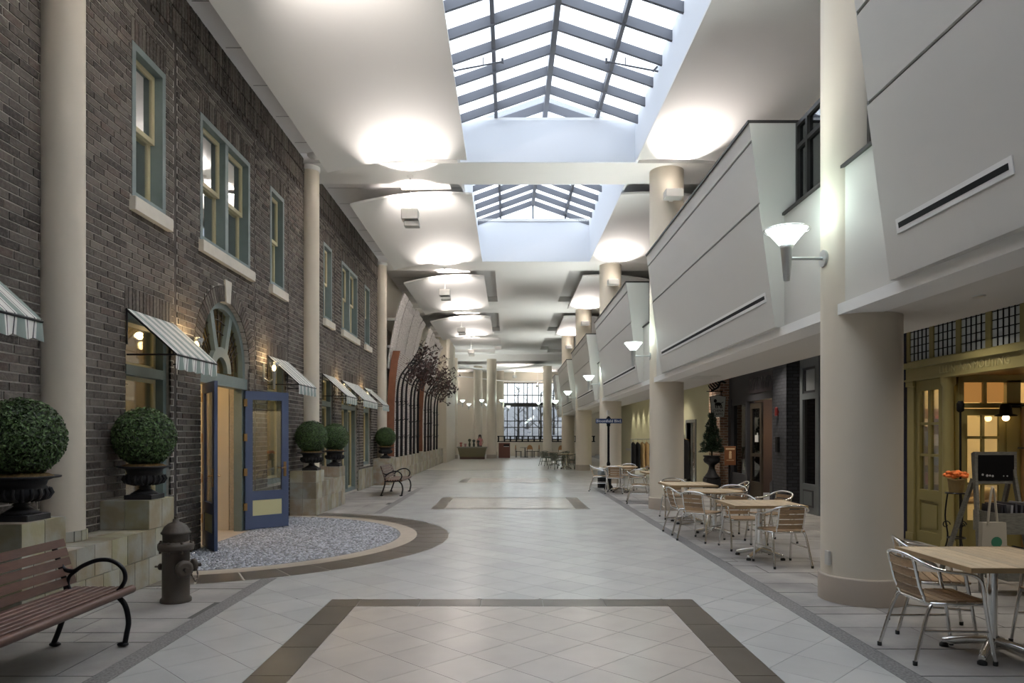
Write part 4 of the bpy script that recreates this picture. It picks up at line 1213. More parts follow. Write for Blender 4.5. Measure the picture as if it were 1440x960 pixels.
q = MB(); q.cbox(-0.15,0.15,-0.02,0.02,0.86,1.36,0.005); b2 = part('board', q, M('menu_orange', (0.22,0.085,0.035), 0.5), t)
q = MB(); q.box(-0.12,0.12,-0.024,-0.02,1.27,1.31); q.box(-0.10,0.10,-0.024,-0.02,0.98,0.995); q.sphere((0,-0.024,1.2),0.035,8,6,(1,0.1,1)); q.box(-0.035,0.035,-0.024,-0.02,1.03,1.17); part('menu_print', q, M('menu_cream', (0.7,0.5,0.3), 0.6), b2)
q = MB(); q.tube([(0,0.02,0.0),(0,0.02,0.9)],0.018,8); q.lathe([(0.16,0),(0.16,0.015),(0.02,0.03)],n=16); part('stand', q, m_blackm, t)

# ---------- sage wall beyond, glass door, clothes
mb = MB(); mb.box(X0, X0+0.15, 21.7, 24.3, 0, 3.5); mb.box(X0, X0+0.15, 24.3, 25.5, 2.15, 3.5); mb.box(X0, X0+0.15, 25.5, 46.5, 0, 3.5)
struct('wall_sage', mb, m_sage, 'pale yellow green wall under the balcony beyond the cafe')
q = MB(); q.box(X0-0.03,X0+0.16,24.2,24.3,0,2.2); q.box(X0-0.03,X0+0.16,25.5,25.6,0,2.2); q.box(X0-0.03,X0+0.16,24.3,25.5,2.1,2.2); q.box(X0,X0+0.05,24.86,24.94,0,2.1)
d8 = struct('door_8', q, M('bronze_grey_frame', (0.20,0.20,0.18), 0.5), 'grey framed glass door of the clothes shop')
q = MB(); q.box(X0+0.02,X0+0.026,24.3,24.86,0.02,2.1); part('pane', q, m_glass, d8)
mb = MB(); mb.box(9.4,9.5,22.0,29.0,0,3.5); mb.box(X0+0.2,9.4,28.9,29.0,0,3.5); mb.box(X0+0.2,9.4,21.9,22.0,0,3.5); struct('wall_clothes_shop', mb, M('clothes_room', (0.45,0.28,0.18), 0.8), 'clothes shop interior')
q = MB(); q.box(X0-0.04,X0-0.0,21.95,22.10,2.05,2.27); o = part('fire_alarm', q, M('alarm_red', (0.55,0.05,0.03), 0.4)); 
tag(o, 'red fire alarm box high on the sage wall beside the glass door', 'alarm'); q = MB(); q.box(X0-0.045,X0-0.04,21.98,22.07,2.09,2.20); part('strobe', q, m_white, o)
q = MB(); q.box(X0-0.05, X0, 29.5, 38.5, 0.86, 0.96); o = part('trim_1', q, m_panel); o['kind'] = 'structure'; o['label'] = 'pale handrail board along the sage wall'
for k in range(6):
    y = 29.6+1.35*k
    t = thing('downlight', 'small round downlight washing the sage wall', 'light', (5.95,y,3.5), 0, 'downlights along the sage wall')
    q = MB(); q.lathe([(0.0,-0.004),(0.07,-0.004),(0.075,0.0)], n=12); part('lens', q, m_lens, t)
    ld = bpy.data.lights.new('downlight_lamp','SPOT'); ld.energy = 34; ld.color = (1,0.93,0.75); ld.spot_size = radians(70); ld.spot_blend = 0.6; ld.shadow_soft_size = 0.05
    lo = bpy.data.objects.new('downlight_lamp', ld); COL.objects.link(lo); lo.parent = t; lo.location = (0,0,-0.03)
def garment(loc, rz, mat, h, w, label, group):
    n = 14; vs = []; rows = 9
    t = thing('hanging_garment', label, 'clothing', loc, rz, group)
    q = MB(); prof = [(0.05,0.0),(0.55,-0.05),(0.85,-0.10),(0.9,-0.3),(0.82,-0.5),(0.95,-0.75),(1.0,-1.0)]
    for (s,z) in prof:
        for k in range(n):
            a = 2*pi*k/n; vs.append((w/2*s*cos(a), 0.07*(0.4+0.6*s)*sin(a)*(1+0.2*cos(5*a)), z*h))
    q.add(vs, [(i*n+k, i*n+(k+1)%n, (i+1)*n+(k+1)%n, (i+1)*n+k) for i in range(len(prof)-1) for k in range(n)], True)
    part('body', q, mat, t)
    q = MB(); q.tube(bez([(0,0,0.0),(0,0,0.06),(0.02,0,0.09),(0,0,0.11),(-0.02,0,0.09)],4),0.004,5); q.tube([(-w*0.4,0,-0.05),(0,0,0.0),(w*0.4,0,-0.05)],0.008,5); part('hanger', q, m_brass, t)
    return t
def rack(loc, rz, cols, label, h=1.45, gl=''):
    t = thing('clothes_rack', label, 'rack', loc, rz)
    q = MB(); q.tube([(-0.45,0,h+0.11),(0.45,0,h+0.11)],0.014,8)
    part('rail', q, m_aludull, t)
    for s in (-0.45,0.45):
        q = MB(); q.tube([(s,0,0.02),(s,0,h+0.11)],0.014,8); part('post', q, m_aludull, t)
        q = MB(); q.tube([(s,-0.25,0.02),(s,0.25,0.02)],0.016,8); part('foot', q, m_aludull, t)
    R = Matrix.Rotation(rz,3,'Z')
    for k, c in enumerate(cols):
        p = Vector(loc)+R @ Vector((-0.36+0.72*k/(len(cols)-1),0,h))
        garment(p, rz+pi/2, c[0], c[1], 0.42, c[2], gl)
m_blkcloth = M('black_cloth', (0.012,0.012,0.014), 0.9); m_tancloth = M('tan_cloth', (0.55,0.38,0.18), 0.9)
K = 'black coat hanging on the clothes rack by the sage wall'; T_ = 'tan coat hanging on the clothes rack by the sage wall'
rack((5.08,27.0,0), radians(12), [(m_blkcloth,1.05,K),(m_blkcloth,1.05,K),(m_tancloth,0.95,T_),(m_tancloth,0.95,T_),(m_blkcloth,1.05,K)], 'metal clothes rack with black and tan coats by the sage wall', 1.4, 'coats on the near clothes rack')
K2 = 'long black dress hanging on the rack by the glass door'
rack((5.75,23.3,0), radians(75), [(m_blkcloth,1.3,K2)]*4, 'metal clothes rack with long black dresses by the glass door', 1.55, 'dresses on the rack by the glass door')

# recessed lights in the higher ceiling over the shop pavement
for k, y in enumerate((6.0, 9.3, 12.6, 15.6, 18.2, 21.5, 25.5)):
    t = thing('recessed_light', 'small round recessed light in the ceiling over the shop pavement', 'light', (5.5,y,3.5), 0, 'recessed lights over the shop pavement')
    q = MB(); q.lathe([(0.0,-0.004),(0.08,-0.004),(0.09,0.0)], n=14); part('lens', q, m_lens, t)
    ld = bpy.data.lights.new('recessed_lamp','SPOT'); ld.energy = 55; ld.color = (1,0.92,0.80); ld.spot_size = radians(125); ld.spot_blend = 1.0; ld.shadow_soft_size = 0.08
    lo = bpy.data.objects.new('recessed_lamp', ld); COL.objects.link(lo); lo.parent = t; lo.location = (0,0,-0.03)
q = MB(); q.box(3.75,4.25,14.2,14.9,2.832,2.84); part('ceiling_grille', q, m_panel, wall_right)
q = MB(); q.lathe([(0.0,-0.01),(0.05,-0.01),(0.055,0.0)], (4.0,6.05,2.84), 12); part('soffit_sprinkler', q, m_aludull, wall_right)
# ================================================================ SLATE PLANTERS
def tiled_block(root, x0, x1, y0, y1, z0, z1, tw=0.30, th=0.30, faces='rnt', cap=True):
    """core with single slate tiles on the walk side (r), camera end (n), far end (f) and top (t)"""
    q = MB(); q.box(x0, x1-0.012, y0+0.012, y1-0.012, z0, z1-0.012); part('core', q, m_grout, root)
    g = 0.004
    nz = max(1, round((z1-z0)/th)); hz = (z1-z0)/nz
    ny = max(1, round((y1-y0)/tw)); wy = (y1-y0)/ny
    nx = max(1, round((x1-x0)/tw)); wx = (x1-x0)/nx
    for k in range(nz):
        a, b = z0+k*hz+g, z0+(k+1)*hz-g
        if 'r' in faces:
            off = 0.5*(k % 2)
            for j in range(-1, ny+1):
                c = max(y0, y0+(j+off)*wy)+g; d = min(y1, y0+(j+off+1)*wy)-g
                if d-c > 0.03:
                    q = MB(); q.box(x1-0.014, x1, c, d, a, b); part('slate_tile', q, m_slate, root)
        for f, ya, yb in (('n', y0, y0+0.014), ('f', y1-0.014, y1)):
            if f in faces:
                for j in range(nx):
                    q = MB(); q.box(x0+j*wx+g, x0+(j+1)*wx-g, ya, yb, a, b); part('slate_tile', q, m_slate, root)
    if 't' in faces:
        for j in range(ny):
            for i in range(nx):
                q = MB(); q.box(x0+i*wx+g, x0+(i+1)*wx-g, y0+j*wy+g, y0+(j+1)*wy-g, z1-0.014, z1); part('slate_tile', q, m_slate, root)
PX0, PX1 = -4.495, -3.95
P = thing('slate_planter', 'low slate tiled plinth behind the near bench with two raised urn blocks', 'planter')
tiled_block(P, PX0, PX1, 5.77, 8.40, 0.0, 0.61, faces='rnft')
tiled_block(P, PX0, PX1, 5.77, 6.35, 0.611, 0.93, 0.28, 0.32, faces='rnft')
tiled_block(P, PX0, PX1, 7.82, 8.40, 0.611, 0.93, 0.28, 0.32, faces='rnft')
P = thing('slate_planter', 'slate tiled plinth with two urn blocks beyond the blue door', 'planter')
tiled_block(P, PX0, PX1, 14.60, 17.20, 0.0, 0.68, 0.32, 0.34, faces='rnft')
tiled_block(P, PX0, PX1, 14.60, 15.25, 0.681, 0.92, 0.32, 0.24, faces='rnft')
tiled_block(P, PX0, PX1, 16.60, 17.20, 0.681, 0.92, 0.32, 0.24, faces='rnft')
P = thing('slate_planter', 'long slate tiled plinth under the black metal trees', 'planter')
tiled_block(P, PX0, PX1, 23.60, 43.0, 0.0, 0.88, 0.42, 0.44, faces='rn')
q = MB(); q.box(PX0, PX1, 23.6, 43.0, 0.868, 0.88); part('coping_slab', q, m_slate, P)
# slate skirting at the foot of the wall in the second bay
P = sempty('baseboard_left', 'slate skirting under the far shop windows')
for (a,b) in ((17.25,18.3),(18.3,19.15),(21.2,22.1),(22.1,23.5)):
    n = round((b-a)/0.4)
    for k in range(n):
        q = MB(); q.box(-4.5,-4.46,a+(b-a)*k/n+.004,a+(b-a)*(k+1)/n-.004,0.0,0.62); part('slate_tile', q, m_slate, P)

# ================================================================ TOPIARY URNS
def leaf_ball(r, n, size, seed, squash=1.0):
    rnd = random.Random(seed); q = MB()
    for k in range(n):
        z = 1-2*(k+0.5)/n; a = k*2.399963
        d = Vector((sqrt(1-z*z)*cos(a), sqrt(1-z*z)*sin(a), z))
        rr = r*(1+rnd.uniform(-0.10,0.045))
        p = Vector((d.x*rr, d.y*rr, d.z*rr*squash))
        nrm = (d+Vector((rnd.uniform(-.9,.9),rnd.uniform(-.9,.9),rnd.uniform(-.5,.9)))).normalized()
        u = nrm.cross(Vector((rnd.uniform(-1,1),rnd.uniform(-1,1),rnd.uniform(-1,1)))).normalized(); v = nrm.cross(u)
        l = size*rnd.uniform(.7,1.25); w = l*0.55
        q.add([p-u*l/2, p+v*w/2+nrm*l*0.08, p+u*l/2, p-v*w/2+nrm*l*0.08], [(0,1,2,3)])
    return q
me_ball = leaf_ball(0.335, 7500, 0.034, 3).mesh('foliage', m_leaf)
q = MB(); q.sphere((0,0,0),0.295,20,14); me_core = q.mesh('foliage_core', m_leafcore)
q = MB(); q.lathe([(0.10,0.055),(0.155,0.06),(0.09,0.10),(0.055,0.125),(0.075,0.135),(0.05,0.15),(0.085,0.165),(0.20,0.195),(0.225,0.235),(0.205,0.275),(0.185,0.30),(0.20,0.345),(0.245,0.365),(0.30,0.372),(0.305,0.385),(0.27,0.388),(0.24,0.375),(0.0,0.36)], n=32)
me_urn = q.mesh('urn_bowl', m_urn)
q = MB()
for k in range(20):
    a = 2*pi*k/20; pts = [((r)*cos(a), (r)*sin(a), z) for r, z in ((0.12,0.172),(0.205,0.195),(0.232,0.235),(0.212,0.275))]
    q.tube(pts, 0.017, 5)
me_gad = q.mesh('gadroon', m_urn)
q = MB(); q.cbox(-0.16,0.16,-0.16,0.16,0,0.055,0.006); me_base = q.mesh('square_base', m_urn)
q = MB(); q.lathe([(0.26,0.375),(0.20,0.405),(0.10,0.42),(0.0,0.425)], n=20, flute=0.08, fn=7); me_moss = q.mesh('moss', m_moss)
q = MB(); q.tube([(0,0,0.35),(0.01,0,0.55)],0.02,6); me_stem = q.mesh('stem', m_twig)
for (x,y,z,s,l) in ((-4.15,6.06,0.93,0.97,'ball shaped boxwood in a black urn right behind the bench back'),(-4.15,8.11,0.93,0.97,'ball shaped boxwood in a black urn beside the fire hydrant'),
                  (-4.13,14.92,0.92,0.97,'ball shaped boxwood in a black urn beside the open blue door'),(-4.13,16.90,0.92,0.95,'ball shaped boxwood in a black urn in front of the far shop windows'),
                  (-4.13,23.9,0.88,0.98,'ball shaped boxwood in a black urn at the end of the brick wall')):
    t = thing('topiary_urn', l, 'potted plant', (x,y,z)); t.scale = (s,s,s)
    u = link('urn_bowl', me_urn, t); link('gadroon', me_gad, u); link('square_base', me_base, t); link('moss', me_moss, t); link('stem', me_stem, t)
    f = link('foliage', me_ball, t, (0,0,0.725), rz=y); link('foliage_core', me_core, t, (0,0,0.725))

# ================================================================ HYDRANT
t = thing('fire_hydrant', 'dark brown fire hydrant standing on the pavement by the slate plinth', 'hydrant', (-3.31,7.08,0))
q = MB(); q.lathe([(0.145,0),(0.145,0.03),(0.128,0.05),(0.128,0.50),(0.14,0.505),(0.165,0.515),(0.17,0.55),(0.165,0.58),(0.135,0.59),(0.115,0.60)], n=30); part('barrel', q, m_hydrant, t)
q = MB()
for k in range(8):
    a = 2*pi*k/8; q.lathe([(0.014,0.49),(0.014,0.60),(0.0,0.605)], (0.15*cos(a),0.15*sin(a),0), 6, smooth=False)
part('flange_bolt', q, m_hydrant, t)
q = MB(); q.lathe([(0.118,0.59),(0.12,0.665),(0.135,0.675),(0.135,0.69),(0.125,0.70),(0.105,0.745),(0.07,0.775),(0.03,0.79),(0.028,0.82),(0.0,0.82)], n=32, flute=0.03, fn=16); part('bonnet', q, m_hydrant, t)
q = MB(); q.lathe([(0.018,0.0),(0.018,0.03),(0,0.03)], (0,0,0.815), 5, smooth=False); part('operating_nut', q, m_hydrant, t)
for (dx,dy,r,l) in ((0.75,-0.66,0.075,0.20),(-1,0.1,0.03,0.17),(0.75,0.66,0.055,0.19)):
    d = Vector((dx,dy,0)).normalized(); c = Vector((0,0,0.34))
    q = MB(); q.tube([c+d*0.10,c+d*l*0.8,c+d*l*0.8,c+d*l,c+d*(l+0.01)],[r*0.85,r*0.85,r*1.15,r*1.15,r*0.8],12); q.tube([c+d*l,c+d*(l+0.05)],r*0.35,5); part('nozzle_cap', q, m_hydrant, t)
q = MB()
pts = bez([(0.13,-0.08,0.40),(0.19,-0.04,0.24),(0.20,0.0,0.20),(0.19,0.06,0.26),(0.14,0.11,0.38)],5)
for i in range(len(pts)-1): q.tube([pts[i],pts[i+1]],0.009 if i%2 else 0.006,5)
part('cap_chain', q, m_hydrant, t)

# ================================================================ BENCHES
def make_bench(L, label, loc):
    t = thing('park_bench', label, 'bench', loc)
    for y in (0.10, L-0.10):
        q = MB()
        q.tube(bez([(0.27,y,0.015),(0.285,y,0.10),(0.30,y,0.20),(0.27,y,0.33),(0.19,y,0.415)],5), 0.021, 8)
        q.tube(bez([(-0.29,y,0.015),(-0.24,y,0.14),(-0.19,y,0.30),(-0.18,y,0.42),(-0.21,y,0.56),(-0.29,y,0.80)],5), 0.021, 8)
        q.tube(bez([(-0.18,y,0.405),(0.0,y,0.395),(0.2,y,0.415),(0.29,y,0.42)],4), 0.018, 8)
        q.sphere((0.255,y,0.02),0.032,8,6,(1.5,1,0.6)); q.sphere((-0.275,y,0.02),0.032,8,6,(1.5,1,0.6))
        fr = part('end_frame', q, m_black, t)
        q = MB()
        q.tube(bez([(-0.24,y,0.66),(-0.20,y,0.605),(-0.13,y,0.59),(-0.05,y,0.635),(0.06,y,0.675),(0.17,y,0.67),(0.255,y,0.61),(0.275,y,0.53),(0.24,y,0.46),(0.20,y,0.425)],5), 0.017, 8)
        q.tube(bez([(-0.10,y,0.60),(-0.16,y,0.55),(-0.175,y,0.49),(-0.15,y,0.44),(-0.10,y,0.42)],5), 0.015, 8)
        part('armrest', q, m_black, t)
    xs = [-0.155+0.068*k for k in range(6)]
    for x in xs:
        q = MB(); q.cbox(x-0.028, x+0.028, 0, L, 0.422+0.02*abs(x-0.03), 0.45+0.02*abs(x-0.03), 0.006); part('seat_slat', q, m_benchwood, t)
    q = MB(); q.tube([(0.275,0,0.43),(0.275,L,0.43)], 0.032, 12); part('front_slat', q, m_benchwood, t)
    for k in range(5):
        z = 0.51+0.072*k; x = -0.185-0.105*(z-0.45)/0.35
        Mx = Matrix.Translation((x+0.018, L/2, z)) @ Matrix.Rotation(radians(-17),4,'Y')
        q = MB(); q.xbox(Mx, 0.012, L/2, 0.031); part('back_slat', q, m_benchwood, t)
    return t
bn = make_bench(1.80, 'mahogany slat bench with black iron ends in front of the near slate plinth', (-3.27,3.86,0))
dup(bn, (-3.17,19.2,0), 0, 'mahogany slat bench with black iron ends by the far shop windows')

# ================================================================ AWNINGS
def awning(y0, y1, label, zt=3.12):
    t = thing('awning', label, 'awning', (-4.5,(y0+y1)/2,zt))
    W = (y1-y0)/2; n = 40
    vs = []; prof = [(0.03,0.02),(0.2,-0.125),(0.4,-0.305),(0.60,-0.50)]
    q = MB()
    for (x,z) in prof:
        for k in range(n+1):
            y = -W+2*W*k/n; vs.append((x, y, z-0.012*sin(pi*min(1,x/0.6))*(0.5+0.5*cos(4*pi*k/n))))
    q.add(vs, [(i*(n+1)+k, i*(n+1)+k+1, (i+1)*(n+1)+k+1, (i+1)*(n+1)+k) for i in range(3) for k in range(n)], True)
    cv = part('canvas', q, m_stripe, t)
    q = MB(); vs = []; rows = 4
    for i in range(rows+1):
        for k in range(n+1):
            y = -W+2*W*k/n; f = i/rows
            sc = 0.035*abs(sin(pi*(y+W)/0.235))
            vs.append((0.60+0.018*f*sin(2*pi*(y)/0.235), y, -0.50-f*(0.16+sc)))
    q.add(vs, [(i*(n+1)+k, i*(n+1)+k+1, (i+1)*(n+1)+k+1, (i+1)*(n+1)+k) for i in range(rows) for k in range(n)], True)
    part('valance', q, m_stripe, t)
    q = MB()
    for s in (-W+0.01, W-0.01):
        q.tube([(0.02,s,-0.52),(0.60,s,-0.52)],0.012,6); q.tube([(0.02,s,0.0),(0.60,s,-0.51)],0.010,6); q.tube([(0.02,s,-0.40),(0.02,s,0.02)],0.012,6)
    q.tube([(0.60,-W,-0.52),(0.60,W,-0.52)],0.012,6); q.tube([(0.02,-W,0.01),(0.02,W,0.01)],0.012,6)
    part('frame', q, m_black, t)
    return t
awning(8.34, 9.52, 'striped green and white awning beside the first engaged column')
awning(BAY[0]+1.85, BAY[0]+3.05, 'striped green and white awning over the window beside the blue door')
awning(BAY[1]-3.05, BAY[1]-1.85, 'striped green and white awning just past the second engaged column')
awning(BAY[1]-1.05, BAY[1]+1.05, 'wide striped green and white awning over the glazed entrance')
awning(BAY[1]+1.85, BAY[1]+3.05, 'striped green and white awning at the far end of the brick wall')
awning(4.45, 5.95, 'striped green and white awning over the near bench end of the wall', 3.12)

# ================================================================ WALL LANTERNS
def lantern(y, label, z=2.86):
    t = thing('wall_lantern', label, 'wall lamp', (-4.5,y,z))
    q = MB(); q.box(0.0,0.02,-0.05,0.05,-0.22,0.10); q.tube(bez([(0.01,0,-0.15),(0.12,0,-0.22),(0.20,0,-0.14),(0.20,0,-0.06)],4),0.012,6); part('bracket', q, m_aludull, t)
    q = MB(); q.lathe([(0.035,-0.06),(0.05,-0.03),(0.10,0.13),(0.09,0.13),(0.04,-0.03)], (0.20,0,0), 12); part('glass_cup', q, glass('lantern_glass', refl=0.1), t)
    q = MB(); q.sphere((0.20,0,0.03),0.04,10,8,(1,1,1.4)); part('bulb', q, m_warmglow, t)
    q = MB(); q.lathe([(0.02,-0.36),(0.025,-0.30),(0.035,-0.06),(0.05,-0.03)], (0.20,0,0), 10); part('tail', q, m_aludull, t)
    ld = bpy.data.lights.new('lantern_lamp','POINT'); ld.energy = 3.5; ld.color = (1,0.72,0.38); ld.shadow_soft_size = 0.05
    lo = bpy.data.objects.new('lantern_lamp', ld); COL.objects.link(lo); lo.parent = t; lo.location = (0.22,0,0.16)
lantern(13.05, 'lit glass cup lantern on the bricks above the folded back blue door')
lantern(9.80, 'lit glass cup lantern between the first awning and the arch')
lantern(18.60, 'lit glass cup lantern between the far awnings')
lantern(21.70, 'lit glass cup lantern beside the last shop window')

# ================================================================ BISTRO CHAIRS AND TABLES
def make_chair(mm, ms):
    t = thing('bistro_chair', 'x', 'chair', (0,0,0))
    half = [(0.255,0.27,0.012),(0.245,0.225,0.30),(0.25,0.195,0.46),(0.262,0.165,0.60),(0.268,0.09,0.655),(0.268,-0.06,0.672),(0.252,-0.18,0.70),(0.20,-0.255,0.745),(0.10,-0.285,0.772),(0.0,-0.29,0.778)]
    path = half+[(-x,y,z) for (x,y,z) in half[-2::-1]]
    q = MB(); q.tube(bez(path,3), 0.0135, 8); part('arm_loop', q, mm, t)
    for s in (-1,1):
        q = MB(); q.tube(bez([(s*0.245,-0.30,0.012),(s*0.225,-0.225,0.28),(s*0.215,-0.18,0.40),(s*0.20,-0.15,0.435)],4), 0.0135, 8); part('leg', q, mm, t)
        q = MB(); q.tube([(s*0.165,-0.175,0.43),(s*0.168,-0.225,0.55),(s*0.17,-0.272,0.75)], 0.0115, 8); part('back_upright', q, mm, t)
        for (x,y) in ((s*0.255,0.27),(s*0.245,-0.30)):
            q = MB(); q.lathe([(0.016,0),(0.017,0.03),(0.0,0.032)], (x,y,0), 8); part('foot_cap', q, m_rubber, t)
        q = MB(); q.tube([(s*0.248,0.235,0.24),(s*0.229,-0.24,0.24)], 0.009, 6); part('stretcher', q, mm, t)
    q = MB(); ring = [(0.225,0.20),(0.235,0.05),(0.215,-0.16),(0.12,-0.19),(-0.12,-0.19),(-0.215,-0.16),(-0.235,0.05),(-0.225,0.20),(-0.12,0.235),(0.12,0.235)]
    q.tube([(x,y,0.435) for x,y in ring], 0.0125, 8, closed=True); part('seat_frame', q, mm, t)
    q = MB(); q.box(-0.208,0.208,-0.031,0.031,-0.007,0.007); ms1 = q.mesh('seat_slat', ms)
    for k in range(6): link('seat_slat', ms1, t, (0,-0.155+0.072*k,0.449))
    # curved back slats
    vs = []; n = 8
    for z in (-0.026,0.026):
        for d in (0.0,0.011):
            for k in range(n+1):
                x = -0.175+0.35*k/n; vs.append((x, -0.022*cos(pi*x/0.40)-d, z))
    m = n+1; fs = []
    for k in range(n): fs += [(k,k+1,2*m+k+1,2*m+k),(m+k+1,m+k,3*m+k,3*m+k+1),(2*m+k,2*m+k+1,3*m+k+1,3*m+k),(k+1,k,m+k,m+k+1)]
    fs += [(0,2*m,3*m,m),(n,m+n,3*m+n,2*m+n)]
    q = MB(); q.add(vs, fs); mb1 = q.mesh('back_slat', ms)
    for k in range(4):
        z = 0.505+0.066*k; link('back_slat', mb1, t, (0,-0.186-0.27*(z-0.48),z))
    return t
def table_base(t, h):
    q = MB(); q.tube([(0,0,0.06),(0,0,h)],0.036,16); part('post', q, m_alu, t)
    for k in range(4):
        a = pi/4+pi/2*k; c, s = cos(a), sin(a)
        q = MB(); q.tube(bez([(0.02*c,0.02*s,0.11),(0.12*c,0.12*s,0.095),(0.28*c,0.28*s,0.055),(0.33*c,0.33*s,0.045)],4),[0.032]*9+[0.027]*3+[0.02],8); part('base_arm', q, m_alu, t)
        q = MB(); q.lathe([(0.032,0),(0.032,0.02),(0.015,0.035)], (0.32*c,0.32*s,0), 10); part('glide', q, m_rubber, t)
    q = MB(); q.box(-0.28,0.28,-0.02,0.02,h-0.012,h); q.box(-0.02,0.02,-0.28,0.28,h-0.012,h); part('top_bracket', q, m_aludull, t)
def square_table(loc, w, d, label, rz=0):
    t = thing('bistro_table', label, 'table', loc, rz)
    table_base(t, 0.712)
    n = 11
    for k in range(n):
        x0 = -w/2+w*k/n; x1 = -w/2+w*(k+1)/n
        q = MB(); q.cbox(x0+0.0015,x1-0.0015,-d/2,d/2,0.713,0.74,0.003); part('plank', q, m_teaktop, t)
    q = MB()
    for s in (-1,1): q.box(-w/2-0.004,w/2+0.004,s*d/2,s*(d/2+0.012),0.706,0.741); q.box(s*(w/2),s*(w/2+0.012),-d/2-0.012,d/2+0.012,0.706,0.741)
    part('edge_band', q, M('teak_edge', (0.33,0.22,0.11), 0.5), t)
    return t
def round_table(loc, r, label, group=None):
    t = thing('bistro_table', label, 'table', loc, 0, group)
    table_base(t, 0.712)
    n = 9
    for k in range(n):
        a = -r+2*r*k/n+0.001; b = -r+2*r*(k+1)/n-0.001
        pts = []
        for j in range(5):
            x = a+(b-a)*j/4; pts.append((x, sqrt(max(0,r*r-x*x))))
        pts += [(x,-y) for x,y in pts[::-1]]
        q = MB(); q.prism(pts,'z',0.713,0.74); part('plank', q, m_teaktop, t)
    q = MB(); q.tube([(r*cos(2*pi*k/40),r*sin(2*pi*k/40),0.725) for k in range(40)],0.013,6,closed=True); part('edge_band', q, M('teak_edge', (0.33,0.22,0.11), 0.5), t)
    return t
square_table((3.64,5.35,0), 0.92, 0.94, 'square slatted teak bistro table beside the thick near column')
square_table((3.40,9.62,0), 0.92, 0.86, 'square slatted teak bistro table before the cafe door')
round_table((3.42,11.80,0), 0.44, 'round slatted teak bistro table between two square ones')
square_table((3.38,13.45,0), 0.86, 1.0, 'square slatted teak bistro table beside the second thick column')
round_table((3.28,20.9,0), 0.50, 'round slatted teak bistro table under the street name sign')
square_table((3.80,17.75,0), 0.86, 0.86, 'square slatted teak bistro table half hidden behind the second thick column')
ch = make_chair(m_alu, m_teak)
first = [True]
def chair(x, y, ang, label, group=None):
    """ang: heading the sitter faces, degrees from +X"""
    rz = radians(ang-90)
    if first[0]:
        ch.location = (x,y,0); ch.rotation_euler = (0,0,rz); ch['label'] = label; first[0] = False
        if group: ch['group'] = group
        return ch
    return dup(ch, (x,y,0), rz, label, group)
chair(3.22,5.35,0,'aluminium armchair with brown slats, its back towards the tiled walk, at the nearest table')
chair(3.60,6.04,-20,'aluminium armchair with brown slats between the nearest table and the thick column')
chair(4.28,5.42,180,'aluminium armchair with brown slats on the shop side of the nearest table')
chair(3.50,9.10,96,'aluminium slat armchair, back to the nearest table, at the table before the cafe door')
chair(3.42,10.40,-88,'aluminium slat armchair between the table before the cafe door and the round table')
chair(4.05,11.0,200,'aluminium armchair with brown slats standing apart near the cafe door')
chair(3.04,11.22,45,'aluminium armchair with brown slats drawn up at an angle to the round table')
chair(2.98,12.0,5,'aluminium armchair with brown slats on the walk side of the round table')
chair(3.80,12.25,-125,'aluminium armchair with brown slats tucked behind the round table')
chair(3.33,14.20,-90,'aluminium armchair with brown slats between the square table and the second thick column')
chair(4.25,13.5,175,'aluminium armchair with brown slats on the shop side of the table by the second column')
chair(2.72,21.2,-10,'aluminium armchair with brown slats on the walk side of the table under the street sign')
chair(3.05,20.35,75,'aluminium slat armchair, back to the granite kerb, at the table under the street sign')
chair(3.20,17.40,-8,'aluminium armchair with brown slats standing alone past the second thick column')
chair(3.75,20.6,160,'aluminium armchair with brown slats on the shop side of the table under the street sign')
chair(3.60,21.6,-110,'aluminium armchair with brown slats behind the table under the street sign')
# far groups: greenish metal chairs
m_greenmetal = M('grey_green_metal', (0.18,0.20,0.16), 0.35, 0.6); m_greenslat = M('grey_green_slat', (0.22,0.22,0.17), 0.5)
ch2 = make_chair(m_greenmetal, m_greenslat); f2 = True
G = 'far grey green cafe chairs'
for (tx,ty) in ((2.85,35.2),(2.55,39.0)):
    round_table((tx,ty,0), 0.42, 'round teak cafe table among grey green chairs far down the walk', 'far round cafe tables')
    for k in range(4):
        a = radians(35+90*k); p = (tx+0.62*cos(a), ty+0.62*sin(a)); ang = 35+90*k+180
        if f2: ch2.location = (*p,0); ch2.rotation_euler = (0,0,radians(ang-90)); ch2['label'] = 'grey green metal chair at a far round cafe table'; ch2['group'] = G; f2 = False
        else: dup(ch2, (*p,0), radians(ang-90))

# ================================================================ STREET SIGN
t = thing('street_sign', 'black post with blue Bloomfield Blvd. street name plate', 'sign', (3.06,21.75,0))
q = MB(); q.lathe([(0.13,0),(0.13,0.10),(0.09,0.14),(0.09,0.35),(0.06,0.40),(0.05,0.75),(0.06,0.78),(0.045,0.82),(0.036,0.86),(0.034,1.92),(0.055,1.95),(0.055,2.0),(0.075,2.02),(0.075,2.17),(0.05,2.2),(0.03,2.23),(0.0,2.24)], n=16); part('post', q, m_blackm, t)
q = MB(); q.cbox(-0.40,0.40,-0.015,0.015,2.02,2.16,0.004)
pl = part('name_plate', q, M('sign_blue', (0.018,0.045,0.14), 0.4), t, (0,-0.095,0))
letters('Bloomfield Blvd.', 0.118, M('sign_white', (0.92,0.93,0.95), 0.5), pl, (0,-0.018,2.088), (pi/2,0,0))
q = MB(); Mx = Matrix.Translation((0,0,2.34)) @ Matrix.Rotation(radians(70),4,'Z'); q.xbox(Mx, 0.20, 0.012, 0.075); part('cross_plate', q, m_white, t, label='white cross plate seen almost end on')
